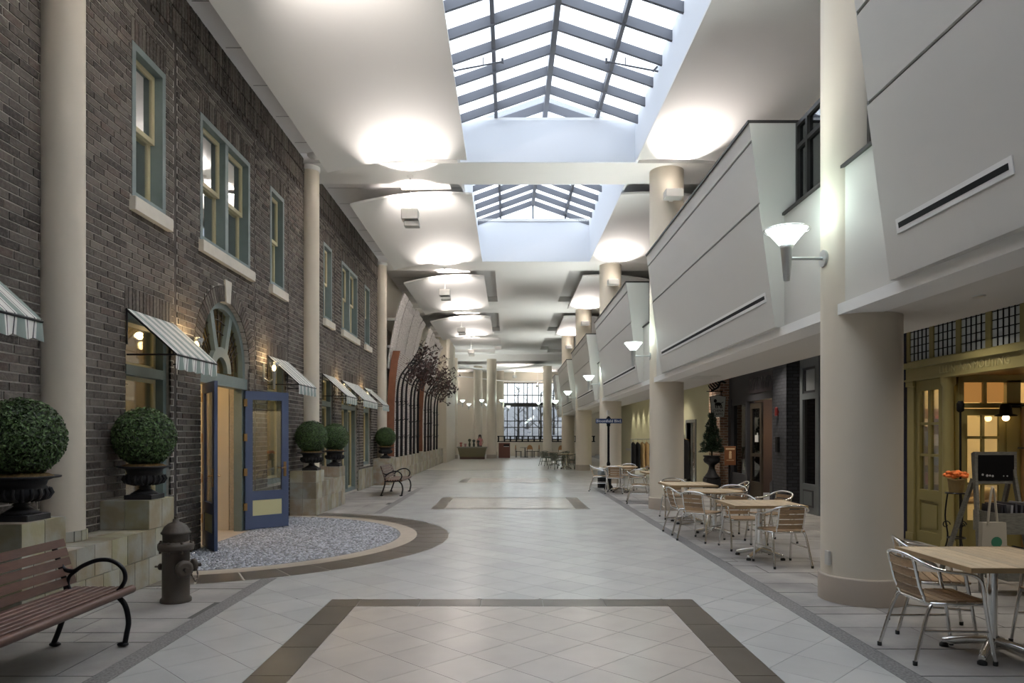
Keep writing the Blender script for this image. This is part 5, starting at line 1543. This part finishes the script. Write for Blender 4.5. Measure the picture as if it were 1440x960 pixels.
# bin under the sign table
t = thing('litter_bin', 'chrome and black litter bin standing by the street sign post', 'bin', (2.95,22.25,0))
q = MB(); q.lathe([(0.16,0),(0.16,0.5),(0.165,0.5),(0.165,0.56),(0.12,0.60),(0.0,0.60)], n=18); part('body', q, m_aludull, t)
q = MB(); q.lathe([(0.163,0.02),(0.163,0.34)], n=18); part('black_band', q, m_blackm, t)

# ================================================================ SPIRAL TREE ON PEDESTAL
t = thing('spiral_topiary', 'slim evergreen tree in a black urn on a tall black pedestal by the brick pier', 'potted plant', (5.72,20.0,0))
q = MB(); q.cbox(-0.2,0.2,-0.2,0.2,0,0.44,0.01); q.lathe([(0.20,0.44),(0.24,0.47),(0.20,0.50),(0.13,0.60),(0.09,0.70),(0.08,0.78),(0.11,0.80)], n=16); part('pedestal', q, m_urn, t)
q = MB(); q.lathe([(0.05,0.78),(0.10,0.82),(0.21,0.90),(0.235,0.97),(0.20,1.04),(0.25,1.07),(0.22,1.09),(0.0,1.08)], n=20); part('urn_bowl', q, m_urn, t)
q = MB(); q.tube([(0,0,1.05),(0,0,2.2)],0.025,6); part('stem', q, m_twig, t)
rnd = random.Random(9); q = MB()
for k in range(2600):
    z = rnd.random()**1.2; R = 0.30*(1-z)+0.04; a = rnd.uniform(0,2*pi); wob = 0.03*sin(8*z*pi+a); rr = (R+wob)*sqrt(rnd.random()*0.6+0.4)
    p = Vector((rr*cos(a), rr*sin(a), 1.18+1.10*z)); d = Vector((cos(a),sin(a),rnd.uniform(-.3,.9))).normalized()
    v = d.cross(Vector((rnd.uniform(-1,1),rnd.uniform(-1,1),1))).normalized(); l = 0.055
    q.add([p-d*l*0.3, p+v*0.014, p+d*l, p-v*0.014], [(0,1,2,3)])
part('foliage', q, M('dark_fir_leaf', (0.022,0.05,0.03), 0.6, island=0.6), t)
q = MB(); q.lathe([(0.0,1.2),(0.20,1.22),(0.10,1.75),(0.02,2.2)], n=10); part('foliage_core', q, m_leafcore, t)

# ================================================================ GIFT SHOP STAND, PLANT STAND
m_greywood = M('weathered_grey_wood', (0.20,0.195,0.17), 0.8, var=0.25, nscale=8, stretch=(2,10,10))
t = thing('display_stand', 'weathered grey ladder stand with crates and a black chalkboard', 'display stand', (5.55,7.85,0))
for s, sb, h in ((-0.40,-0.56,1.46),(0.0,0.0,1.46),(0.42,0.5,0.9)):
    q = MB(); q.bar((sb,-0.35,0.0),(s,0.02 if h > 1 else -0.12,h),0.05,0.03,up=(1,0,0)); part('front_rail', q, m_greywood, t)
    q = MB(); q.bar((sb,0.40,0.0),(s,0.03,h*0.8),0.05,0.03,up=(1,0,0)); part('rear_rail', q, m_greywood, t)
q = MB(); q.box(-0.43,0.03,-0.045,-0.012,1.12,1.47); cb = part('chalkboard_frame', q, m_greywood, t)
q = MB(); q.box(-0.395,-0.005,-0.052,-0.045,1.155,1.435); part('chalkboard', q, m_blackm, cb)
q = MB()
for (x,z,r) in ((-0.35,1.22,0.013),(-0.30,1.21,0.015),(-0.27,1.21,0.012),(-0.24,1.205,0.013),(-0.12,1.205,0.008),(-0.08,1.205,0.009)): q.sphere((x,-0.053,z),r,8,4,(1,0.1,1))
part('chalk_marks', q, M('chalk_white', (0.6,0.6,0.6), 0.9), cb)
for z, y in ((0.62,-0.26),(0.16,-0.40)):
    q = MB(); q.box(-0.46,0.46,y-0.20,y-0.18,z,z+0.22); q.box(-0.46,0.46,y+0.18,y+0.20,z,z+0.22); q.box(-0.46,-0.44,y-0.18,y+0.18,z,z+0.22); q.box(0.44,0.46,y-0.18,y+0.18,z,z+0.22); q.box(-0.44,0.44,y-0.18,y+0.18,z,z+0.015)
    part('crate', q, m_greywood, t)
rr = random.Random(4)
for z, y, nn in ((0.62,-0.26,16),(0.16,-0.40,14)):
    for k in range(nn):
        x = 5.55-0.41+0.82*k/nn; h = rr.uniform(0.26,0.31)
        if abs(x+0.02-5.55) < 0.07: continue
        c = rr.choice([(0.03,0.03,0.04),(0.08,0.08,0.10),(0.35,0.35,0.38),(0.02,0.02,0.03),(0.2,0.05,0.06)])
        q = MB(); Mx = Matrix.Translation((x+0.02,7.85+y,z+0.02+h/2)) @ Matrix.Rotation(rr.uniform(-.12,.12),4,'Y'); q.xbox(Mx,0.012,0.15,h/2)
        o = part('greeting_card', q, M('card_%d' % int(c[0]*100), c, 0.6))
        tag(o, 'card or magazine standing in a grey crate of the ladder stand', 'card', 'cards in the grey crates')
t = thing('tote_bag', 'cream canvas tote bag with green print hanging from the ladder stand', 'bag', (4.97,7.30,0.46))
q = MB(); q.prism([(-0.13,0),(0.13,0),(0.12,0.30),(-0.12,0.30)],'y',-0.03,0.03); part('bag_body', q, M('canvas_cream', (0.5,0.46,0.38), 0.9), t)
q = MB(); q.tube(bez([(-0.07,-0.03,0.28),(-0.04,-0.02,0.52),(0.0,0.0,0.66),(0.04,0.02,0.52),(0.07,0.03,0.28)],4),0.012,6); part('handle', q, M('canvas_cream', (0.5,0.46,0.38), 0.9), t)
q = MB(); q.lathe([(0.0,0.0),(0.055,0.0),(0.055,0.004)],n=14); g = part('green_print', q, M('print_green', (0.05,0.22,0.13), 0.7), t, (0.02,-0.031,0.10)); g.rotation_euler = (pi/2,0,0)
m_redcloth = M('red_patterned_cloth', (0.32,0.03,0.03), 0.9, col2=(0.10,0.01,0.015), nscale=14)
for k,x in enumerate((5.70,5.95)):
    t = thing('hanging_scarf', 'red patterned scarf hanging beside the chalkboard', 'scarf', (x,7.70,1.48), 0, 'red scarves by the chalkboard')
    q = MB(); n = 12; vs = []
    for i in range(10):
        z = -0.055*i
        for k2 in range(n): a = 2*pi*k2/n; vs.append(((0.06+0.004*i)*cos(a)*(1+0.18*cos(5*a)), 0.045*sin(a)*(1+0.2*cos(4*a+i)), z))
    q.add(vs,[(i*n+j,i*n+(j+1)%n,(i+1)*n+(j+1)%n,(i+1)*n+j) for i in range(9) for j in range(n)],True); part('cloth', q, m_redcloth, t)
    q = MB(); q.tube([(0,0,0.03),(0,0.25,0.03)],0.008,6); part('hook', q, m_black, t)
t = thing('plant_stand', 'wrought iron scroll plant stand by the yellow shop pilaster', 'stand', (6.14,9.75,0))
for k in range(3):
    a = 2*pi*k/3+0.4; c,s = cos(a),sin(a)
    q = MB(); q.tube(bez([(0.16*c,0.16*s,0.01),(0.10*c,0.10*s,0.25),(0.13*c,0.13*s,0.55),(0.10*c,0.10*s,0.86)],5),0.011,6); part('leg', q, m_black, t)
    q = MB(); q.tube([(0.12*c+0.06*cos(u)*(1-u/9),0.12*s,0.42+0.06*sin(u)*(1-u/9)) for u in [j*0.6 for j in range(11)]],0.008,5); part('scroll', q, m_black, t)
q = MB()
for z, r in ((0.25,0.11),(0.86,0.13)): q.tube([(r*cos(2*pi*k/20),r*sin(2*pi*k/20),z) for k in range(20)],0.009,6,closed=True)
q.lathe([(0.0,0.86),(0.13,0.86),(0.13,0.868),(0,0.868)],n=18); part('shelf_ring', q, m_black, t)
t = thing('flower_pot', 'woven pot of orange flowers on the iron plant stand', 'potted plant', (6.14,9.75,0.87))
q = MB(); q.lathe([(0.085,0),(0.105,0.17),(0.11,0.18),(0.09,0.18),(0.0,0.15)],n=18); part('pot', q, M('wicker_pot', (0.30,0.21,0.09), 0.8, bump=0.8, bscale=50), t)
rnd = random.Random(8); q = MB()
for k in range(26):
    a = rnd.uniform(0,2*pi); r = 0.13*sqrt(rnd.random()); q.sphere((r*cos(a),r*sin(a),0.24+rnd.uniform(-.03,.04)),0.038,7,5,(1,1,0.7))
part('blossoms', q, M('orange_petal', (0.85,0.22,0.05), 0.7, island=0.25), t)
q = MB(); q.tube([(0,0,0.12),(0,0,0.24)],0.02,6); part('stems', q, M('stem_green', (0.06,0.13,0.03), 0.6), t)
t = thing('shop_lamp_post', 'thin black lamp post with finial beside the yellow shop recess', 'lamp', (6.42,10.1,0))
q = MB(); q.tube([(0,0,0.0),(0,0,1.98)],0.014,8); q.lathe([(0.02,1.98),(0.045,2.0),(0.05,2.1),(0.03,2.14),(0.0,2.14)],n=10); q.lathe([(0.10,0),(0.10,0.02),(0.02,0.03)],n=14); part('pole', q, m_blackm, t)
t = thing('bonnet_lamp', 'black hooded lamp on a bracket over the gift shop door', 'lamp', (7.10,10.15,1.94))
q = MB(); q.lathe([(0.05,0.16),(0.07,0.14),(0.08,0.02),(0.14,0.0),(0.14,-0.015),(0.06,0.0)],n=16); part('hood', q, m_blackm, t)
q = MB(); q.tube([(0.05,0,0.12),(0.45,0,0.17)],0.012,6); q.box(0.43,0.47,-0.02,0.15,0.12,0.22); part('bracket', q, m_blackm, t)
q = MB(); q.sphere((0,0,-0.04),0.045,10,8); part('bulb', q, m_warmglow, t)
letters('LLLIN  NINMOLITING', 0.155, M('frieze_letter_gold', (0.42,0.37,0.18), 0.45), ys, (X0-0.044,9.75,2.61), (pi/2,0,-pi/2), 'frieze_lettering')
# ================================================================ FAR LEFT: cream wall, screens, metal trees
mb = MB(); mb.box(-4.9, -4.6, 24.9, 43.0, 0, 7.8); struct('wall_far_left', mb, m_cream, 'cream wall behind the curved screens and metal trees')
mb = MB(); mb.box(-4.9, -3.75, 43.01, 43.6, 0, 7.8); mb.box(-4.2,-3.75,43.6,50.0,0,7.8)
struct('wall_far_return', mb, m_cream, 'cream wall return past the metal trees')
q = MB(); q.box(-4.6,-4.52,24.95,25.9,3.3,3.4); q.box(-4.6,-4.5,24.95,34.0,5.6,5.75); o = part('trim_2', q, m_cream); o['kind'] = 'structure'; o['label'] = 'cream mouldings on the wall behind the screens'
m_scr = brick_texture('screen_brick', (0.30,0.24,0.22), (0.62,0.58,0.55), (0.70,0.66,0.63), 0.20, 0.075, 0.016)
m_scredge = M('terracotta_edge', (0.27,0.105,0.055), 0.7, var=0.12)
m_plank = M('whitewashed_plank', (0.60,0.55,0.54), 0.7, var=0.16, nscale=5, objr=0.08, stretch=(1,1,6), col2=(0.66,0.62,0.61))
for (ya,yb,lb,lp) in ((26.0,32.4,'curved brick screen beside the last urn, lower part of the first leaning wall','leaning whitewashed plank panel over the first brick screen'),(34.6,41.0,'curved brick screen farther along the slate plinth','leaning whitewashed plank panel over the second brick screen')):
    t = thing('brick_screen', lb, 'screen', (-4.2,ya,0.885))
    pr = [(0.0,0.0),(-0.005,1.0),(0.01,2.0),(0.06,2.8),(0.14,3.5),(0.22,3.86)]
    poly = pr+[(x-0.16,z) for x,z in pr[::-1]]
    q = MB(); q.prism(poly,'y',0.10,yb-ya); part('brick_face', q, m_scr, t)
    q = MB(); q.prism([(x+0.015,z) for x,z in pr]+[(x-0.24,z) for x,z in pr[::-1]],'y',0.0,0.10); part('terracotta_edge', q, m_scredge, t)
    t = thing('plank_panel', lp, 'panel', (-4.2,ya,0))
    n = 6; w = (yb-ya+0.2)/n
    pr = [(-0.02,4.1),(0.03,4.6),(0.13,5.2),(0.27,5.9),(0.44,6.5),(0.57,6.82)]
    for k in range(n):
        sh = 0.02*(k%2); up = 0.06*((k*7)%3)
        poly = [(x-0.14+sh,z) for x,z in pr[:-1]]+[(pr[-1][0]-0.14+sh,pr[-1][1]-up)]
        poly += [(x-0.04,z) for x,z in poly[::-1]]
        q = MB(); q.prism(poly,'y',-0.2+w*k+0.015,-0.2+w*(k+1)-0.015); part('plank', q, m_plank, t)
    q = MB(); q.box(-0.395,-0.10,0.3,0.4,4.9,5.0); q.box(-0.395,0.06,0.3,0.4,5.9,6.0); q.box(-0.395,-0.10,yb-ya-0.5,yb-ya-0.4,4.9,5.0); q.box(-0.395,0.06,yb-ya-0.5,yb-ya-0.4,5.9,6.0); part('wall_bracket', q, m_aludull, t)
m_trunk = M('black_metal_bark', (0.014,0.012,0.012), 0.5, 0.3); m_tleaf = M('copper_brown_leaf', (0.075,0.042,0.038), 0.6, 0.2, island=0.5)
def make_tree(seed, name_lab, loc, H):
    rnd = random.Random(seed)
    t = thing('metal_tree', name_lab, 'sculpture', loc, 0, 'black metal trees on the slate plinth')
    trunk = bez([(0,0,0),(0.01,0,H*0.45),(0.02,0,H*0.72),(0.12,0,H*0.88),(0.35,0,H*0.985),(0.62,0.02,H*1.09)],5)
    n = len(trunk)
    q = MB(); q.tube(trunk, [0.055-0.035*i/(n-1) for i in range(n)], 8); part('trunk', q, m_trunk, t)
    q = MB()
    for z in (0.2,0.38,0.55):
        q.tube([(-0.02,0,H*z),(0.13,rnd.uniform(-.1,.1),H*z+0.12)],[0.018,0.006],5)
    for k in range(3): q.lathe([(0.065,0),(0.07,0.02),(0.065,0.04)],(0.0,0,H*(0.2+0.2*k)),8)
    part('bark_knots', q, m_trunk, t)
    lf = MB()
    for k in range(13):
        i = int(n*(0.58+0.41*rnd.random())); i = min(i, n-1); p = trunk[i]
        d = Vector((rnd.uniform(0.1,1.0), rnd.uniform(-.7,.7), rnd.uniform(-0.35,0.75))).normalized(); L = rnd.uniform(0.35,0.95)
        e = p+d*L; m_ = p+d*L*0.5+Vector((0,0,rnd.uniform(-.05,.1)))
        q = MB(); q.tube([p,m_,e],[0.018,0.012,0.005],5); part('branch', q, m_trunk, t)
        for j in range(7):
            f = rnd.uniform(0.35,1.05); c = p+d*L*f+Vector((rnd.uniform(-.1,.1),rnd.uniform(-.12,.12),rnd.uniform(-.1,.1)))
            u = Vector((rnd.uniform(-1,1),rnd.uniform(-1,1),rnd.uniform(-1,1))).normalized(); v = u.cross(Vector((rnd.uniform(-1,1),rnd.uniform(-1,1),rnd.uniform(-1,1)))).normalized()
            l = rnd.uniform(0.05,0.10)
            lf.add([c-u*l, c+v*l*0.55, c+u*l, c-v*l*0.55], [(0,1,2,3)])
    part('leaves', lf, m_tleaf, t, kind='stuff')
    return t
TY = [25.4,26.45,27.6,28.75,29.95,31.1,33.9,35.1,36.4,37.9,39.5]
protos = []
ORD = ['first','second','third','fourth','fifth','sixth','seventh','eighth','ninth','tenth','eleventh']
TLF = lambda i: ORD[i]+' black metal tree with copper leaves counted from the last boxwood urn'
for i, y in enumerate(TY):
    if i < 3: protos.append(make_tree(20+i, TLF(i), (-3.98,y,0.88), 3.25+0.1*i))
    else: dup(protos[i % 3], (-3.98+0.02*(i%2),y,0.88), 0, TLF(i))

# ================================================================ FAR HALL
mb = MB(); mb.box(-22,-0.9,62.0,62.3,0,8); mb.box(5.6,24,62.0,62.3,0,8); mb.box(-0.9,5.6,62.0,62.3,6.25,8); mb.box(-0.9,5.6,62.0,62.3,0,1.28)
mb.box(-22.3,-22,43,62.3,0,8); mb.box(24,24.3,43,62.3,0,8); mb.box(-22,-4.2,49.7,50.0,0,8); mb.box(8.0,24,46.2,46.5,0,8)
struct('wall_far_end', mb, m_cream, 'cream end wall of the far hall with tall gridded window')
q = MB(); q.box(-22,24,52.24,72,7.15,8.6); q.box(-22,-4.87,46.5,51.3,ZR,ZR+0.1); q.box(8.01,24,46.5,51.3,ZR,ZR+0.1); part('far_ceiling', q, m_white, ceiling)
q = MB()
for (x,z0,z1) in ((-7.5,2.95,3.0),): q.box(-9,-4.5,61.95,62.0,2.9,2.93); q.box(-9,-4.5,61.95,62.0,4.35,4.45)
o = part('trim_3', q, m_dark); o['kind'] = 'structure'; o['label'] = 'thin dark lines across the far cream wall'
# tall gridded window
q = MB(); WX0, WX1, WZ0, WZ1 = -0.9, 5.6, 1.28, 6.25
xs = [WX0, -0.1, 0.55, 1.35, 2.1, 2.65, 3.5, 4.3, 5.0, 5.6]
for x in xs: q.box(x-0.035,x+0.035,61.98,62.1,WZ0,WZ1)
for z in (WZ0+0.03,2.35,2.9,5.15,6.2): q.box(WX0,WX1,61.97,62.09,z-0.035,z+0.035)
q.box(WX0,WX1,61.9,62.2,4.15,4.5)
w = struct('window_90', q, m_dark, 'tall black gridded window at the far end')
for a, b in zip(xs, xs[1:]):
    for c, d in ((WZ0,2.35),(2.35,2.9),(2.9,4.15),(4.5,5.15),(5.15,6.2)):
        q = MB(); q.box(a+0.035,b-0.035,62.03,62.036,c+0.035,d-0.035); part('pane', q, m_glass, w)
ld = bpy.data.lights.new('window_portal','AREA'); ld.shape = 'RECTANGLE'; ld.size = 6.5; ld.size_y = 5.0; ld.cycles.is_portal = True
lo = bpy.data.objects.new('window_portal', ld); COL.objects.link(lo); lo.location = (2.35,62.4,3.75); lo.rotation_euler = (pi/2,0,pi) ; lo.rotation_euler = Vector((0,-1,0)).to_track_quat('-Z','Z').to_euler()
# outside: snowy slope and bare trees
q = MB(); nx, ny = 30, 14; vs = []
for j in range(ny):
    for i in range(nx):
        x = -40+90*i/(nx-1); y = 66+50*j/(ny-1)
        vs.append((x,y,-0.4+ (j/(ny-1))**0.8*7.5*math.exp(-((x-3)/22)**2)+0.3*sin(i*1.7+j)))
q.add(vs,[(j*nx+i,j*nx+i+1,(j+1)*nx+i+1,(j+1)*nx+i) for j in range(ny-1) for i in range(nx-1)],True)
o = struct('ground_outside', q, M('winter_slope', (0.16,0.155,0.17), 0.9, var=0.3, nscale=2.0), 'grey winter slope outside the far window')
m_bare = M('bare_bark', (0.05,0.045,0.045), 0.9)
for k,(x,y,h) in enumerate(((-0.6,70,5.5),(1.0,74,7.0),(3.2,71,6.0),(4.8,76,7.5),(2.1,80,8.0))):
    rnd = random.Random(50+k); t = thing('bare_tree', 'leafless winter tree outside the far window', 'tree', (x,y,0.2), 0, 'bare trees outside the far window')
    q = MB(); q.tube([(0,0,0),(0.05,0,h*0.4),(0,0.05,h*0.75),(0.1,0,h)],[0.16,0.12,0.07,0.02],7); part('trunk', q, m_bare, t)
    q = MB()
    for j in range(22):
        z = h*rnd.uniform(0.25,0.95); a = rnd.uniform(0,2*pi); L = rnd.uniform(0.6,1.8)*(1.2-z/h)
        e = Vector((cos(a)*L,sin(a)*L,z+L*0.8)); q.tube([(0,0,z),e*0.5+Vector((0,0,z*0.5)),e],[0.045,0.03,0.01],5)
    part('branches', q, m_bare, t)
# far columns
for (x,y,r,l) in ((-1.21,51.4,0.35,'cream round column beside the far kiosk'),(3.10,56.5,0.35,'cream round column in front of the far gridded window'),(-2.42,56.5,0.35,'cream round column behind the far kiosk'),(-0.70,60.6,0.33,'cream round column at the left jamb of the far gridded window'),(-3.95,50.7,0.33,'cream round column at the end of the slate plinth')):
    column(x,y,r,7.15,l)
G = 'cone sconces of the far hall'
for (x,y,z,d) in ((-1.21+0.72,51.4,4.05,-1),(-1.21-0.72,51.4,4.05,1),(3.10-0.72,56.5,4.1,1),(3.10+0.72,56.5,4.1,-1),(-2.42-0.72,56.5,4.0,1),(-2.42+0.72,56.5,4.0,-1),(-3.95+0.68,50.7,4.0,-1),(-0.70+0.70,60.6,4.0,-1)):
    sconce(x,y,z,d,'glowing glass cone sconce on a far hall column',G, SCONCE_W*0.4, 0.2)
# far wavy clouds
def wave_cloud(x0,x1,y0,y1,z,amp,label):
    q = MB(); n = 30; vs = []
    for k in range(n+1):
        x = x0+(x1-x0)*k/n; zz = z+amp*sin(pi*k/n*2.2)
        vs += [(x,y0+0.6*sin(pi*k/n),zz),(x,y1,zz+0.15),(x,y0+0.6*sin(pi*k/n),zz+0.06),(x,y1,zz+0.21)]
    fs = []
    for k in range(n):
        a = 4*k; b = a+4; fs += [(a,a+1,b+1,b),(a+2,b+2,b+3,a+3),(a,b,b+2,a+2),(a+1,a+3,b+3,b+1)]
    q.add(vs,fs,True); o = part('ceiling_cloud', q, m_white); tag(o,label,'ceiling panel')
    return o
wave_cloud(-9,2.7,52.0,55.4,6.75,0.22,'wavy white ceiling cloud over the far kiosk')
wave_cloud(-9,6.0,57.3,60.2,6.25,0.25,'wavy white ceiling cloud before the far gridded window')
for (x,y,z) in ((-6,56.2,6.2),(0.5,56.2,6.3),(-5,61.0,5.9),(2.5,61.0,5.9)):
    t = thing('pendant_uplight', 'small pendant uplight of the far hall', 'light', (x,y,z), 0, 'pendant uplights of the far hall')
    q = MB(); q.cbox(-0.16,0.16,-0.14,0.14,-0.1,0.08,0.01); part('lamp_box', q, m_fix, t); q = MB(); q.tube([(0,0,0.08),(0,0,7.15-z)],0.012,6); part('rod', q, m_white, t)
    uplamp(t,(0,0,0.14),(0,-0.4,1),UPLIGHT_W*0.2,150)
# railing with square openings
t = thing('balustrade', 'black railing with square openings before the far gridded window', 'railing', (0,57.4,0))
q = MB(); q.box(-0.9,7.0,-0.03,0.03,1.55,1.62); q.box(-0.9,7.0,-0.03,0.03,1.12,1.19); part('rail', q, m_blackm, t)
for k in range(17):
    x = -0.8+0.48*k; q = MB(); q.box(x-0.06,x+0.06,-0.025,0.025,1.19,1.55); part('baluster', q, m_blackm, t)
q = MB(); q.box(-0.9,7.0,57.3,57.55,0,1.12); struct('wall_low', q, m_cream, 'low cream wall under the far railing')
# kiosk
t = thing('kiosk_counter', 'tapered olive kiosk counter with dark plinth at the end of the walk', 'counter', (-2.52,49.8,0))
q = MB(); q.prism([(-0.85,0.16),(0.85,0.16),(1.0,0.78),(-1.0,0.78)],'y',-0.5,0.6); part('body', q, M('kiosk_olive', (0.13,0.115,0.06), 0.4), t)
q = MB(); q.box(-1.05,1.05,-0.58,0.65,0.78,0.86); part('counter_top', q, M('kiosk_top', (0.22,0.21,0.17), 0.3), t)
q = MB(); q.box(-0.85,0.85,-0.48,0.6,0,0.16); part('plinth', q, M('kiosk_plinth', (0.06,0.03,0.02), 0.5), t)
rnd = random.Random(6)
for k,(x,h,c) in enumerate(((-0.8,0.30,(0.5,0.15,0.12)),(-0.5,0.22,(0.4,0.2,0.2)),(-0.2,0.55,(0.05,0.06,0.03)),(0.1,0.5,(0.03,0.04,0.03)),(0.4,0.45,(0.06,0.06,0.05)))):
    o = part('vase', MB().lathe([(0.06,0),(0.08,h*0.3),(0.04,h*0.6),(0.07,h*0.65),(0.12,h*0.85),(0.05,h)],(-2.52+x,49.8,0.861),10), M('vase_%d' % k, c, 0.5)); tag(o,'small dark vase or plant on the far kiosk counter','vase','things on the far kiosk counter')
# person behind the kiosk
t = thing('person', 'person with long dark hair and pink top standing behind the far kiosk', 'person', (-2.05,51.0,0))
sk_v = [(0,0,0.92),(0,0,1.10),(0,0,1.32),(0,0,1.44),(0,-0.01,1.53),(0,-0.015,1.62),(0.17,0,1.40),(0.22,-0.02,1.14),(0.18,-0.20,1.02),(0.15,-0.28,1.0),(-0.17,0,1.40),(-0.22,-0.02,1.14),(-0.18,-0.20,1.02),(-0.15,-0.28,1.0),(0.09,0,0.86),(0.10,0.0,0.48),(0.10,0.02,0.08),(0.10,-0.12,0.04),(-0.09,0,0.86),(-0.10,0,0.48),(-0.10,0.02,0.08),(-0.10,-0.12,0.04)]
sk_e = [(0,1),(1,2),(2,3),(3,4),(4,5),(2,6),(6,7),(7,8),(8,9),(2,10),(10,11),(11,12),(12,13),(0,14),(14,15),(15,16),(16,17),(0,18),(18,19),(19,20),(20,21)]
sk_r = [0.13,0.115,0.125,0.055,0.085,0.075,0.05,0.04,0.032,0.03,0.05,0.04,0.032,0.03,0.085,0.06,0.04,0.035,0.085,0.06,0.04,0.035]
me = bpy.data.meshes.new('body'); me.from_pydata(sk_v, sk_e, []); me.update()
me.materials.append(M('skin_tone', (0.45,0.27,0.19), 0.6))
bo = link('body', me, t)
md = bo.modifiers.new('skin','SKIN'); sv = me.skin_vertices[0].data
for i, r in enumerate(sk_r): sv[i].radius = (r,r)
sv[0].use_root = True
md2 = bo.modifiers.new('subd','SUBSURF'); md2.levels = 1; md2.render_levels = 1
q = MB(); q.lathe([(0.155,0.88),(0.15,1.0),(0.145,1.12),(0.165,1.3),(0.15,1.4),(0.07,1.46)],n=16); part('pink_top', q, M('pink_cloth', (0.55,0.22,0.22), 0.9), t)
q = MB(); q.sphere((0,0.03,1.60),0.115,12,8,(1,1,1.1)); q.lathe([(0.05,1.25),(0.11,1.32),(0.12,1.5),(0.10,1.6)],(0,0.06,0),12); part('hair', q, M('dark_hair', (0.03,0.015,0.012), 0.6), t)
q = MB(); q.lathe([(0.10,0.05),(0.13,0.5),(0.16,0.92)],n=14); part('skirt', q, M('dark_skirt', (0.03,0.03,0.04), 0.9), t)
# litter cabinet, wooden chairs
t = thing('litter_cabinet', 'red brown litter cabinet beside the far column', 'bin', (-0.30,52.5,0))
q = MB(); q.cbox(-0.42,0.42,-0.3,0.3,0,1.10,0.02); part('body', q, M('cabinet_redbrown', (0.16,0.055,0.035), 0.4), t); q = MB(); q.box(-0.05,0.36,-0.31,-0.3,0.88,1.0); part('opening', q, m_blackm, t); q = MB(); q.box(-0.05,0.36,-0.31,-0.3,0.82,0.86); part('push_plate', q, m_aludull, t)
m_honey = M('honey_wood', (0.38,0.18,0.06), 0.45)
def wood_chair(loc, rz, first=None):
    if first: return dup(first, loc, rz)
    t = thing('wooden_chair', 'honey coloured round backed wooden chair by the low far wall', 'chair', loc, rz, 'honey wooden chairs in the far hall')
    q = MB(); q.cbox(-0.22,0.22,-0.2,0.22,0.44,0.47,0.01); part('seat', q, m_blackm, t)
    pts = [(0.22*cos(pi*k/12), -0.2, 0.62+0.33*sin(pi*k/12)) for k in range(13)]
    q = MB(); q.prism([(p[0],p[2]) for p in pts],'y',-0.23,-0.205); part('backrest', q, m_honey, t)
    for sx in (-0.19,0.19):
        for sy in (-0.18,0.19):
            q = MB(); q.tube([(sx,sy,0),(sx,sy,0.44)],0.02,6); part('leg', q, m_blackm, t)
        q = MB(); q.tube([(sx,-0.19,0.44),(sx,-0.215,0.68)],0.018,6); part('back_post', q, m_blackm, t)
    return t
wc = wood_chair((0.75,53.2,0), radians(-100)); wood_chair((1.55,53.0,0), radians(10), wc); wood_chair((2.1,53.6,0), radians(100), wc); wood_chair((3.6,50.5,0), radians(30), wc)
t = thing('cafe_table', 'dark round cafe table among the honey wooden chairs', 'table', (1.25,53.6,0))
q = MB(); q.lathe([(0.0,0.72),(0.38,0.72),(0.38,0.75),(0,0.75)],n=20); part('table_top', q, m_greywood, t); q = MB(); q.tube([(0,0,0),(0,0,0.72)],0.035,8); q.lathe([(0.25,0),(0.25,0.02),(0.03,0.04)],n=16); part('pedestal', q, m_blackm, t)
# closing walls behind the photographer
mb = MB(); mb.box(-9,8,-9.3,-9,0,8.6); mb.box(-4.86,-4.5,-9,3.0,0,7.8); mb.box(-9.0,-4.9,49.7,50,0,8)
struct('wall_behind', mb, M('warm_wall', (0.45,0.40,0.34), 0.8), 'walls behind the viewpoint')
q = MB(); q.box(-4.86, CX1, -9, BEAM[0][0], ZB, ZB+0.2); part('rear_ceiling', q, m_white, ceiling)
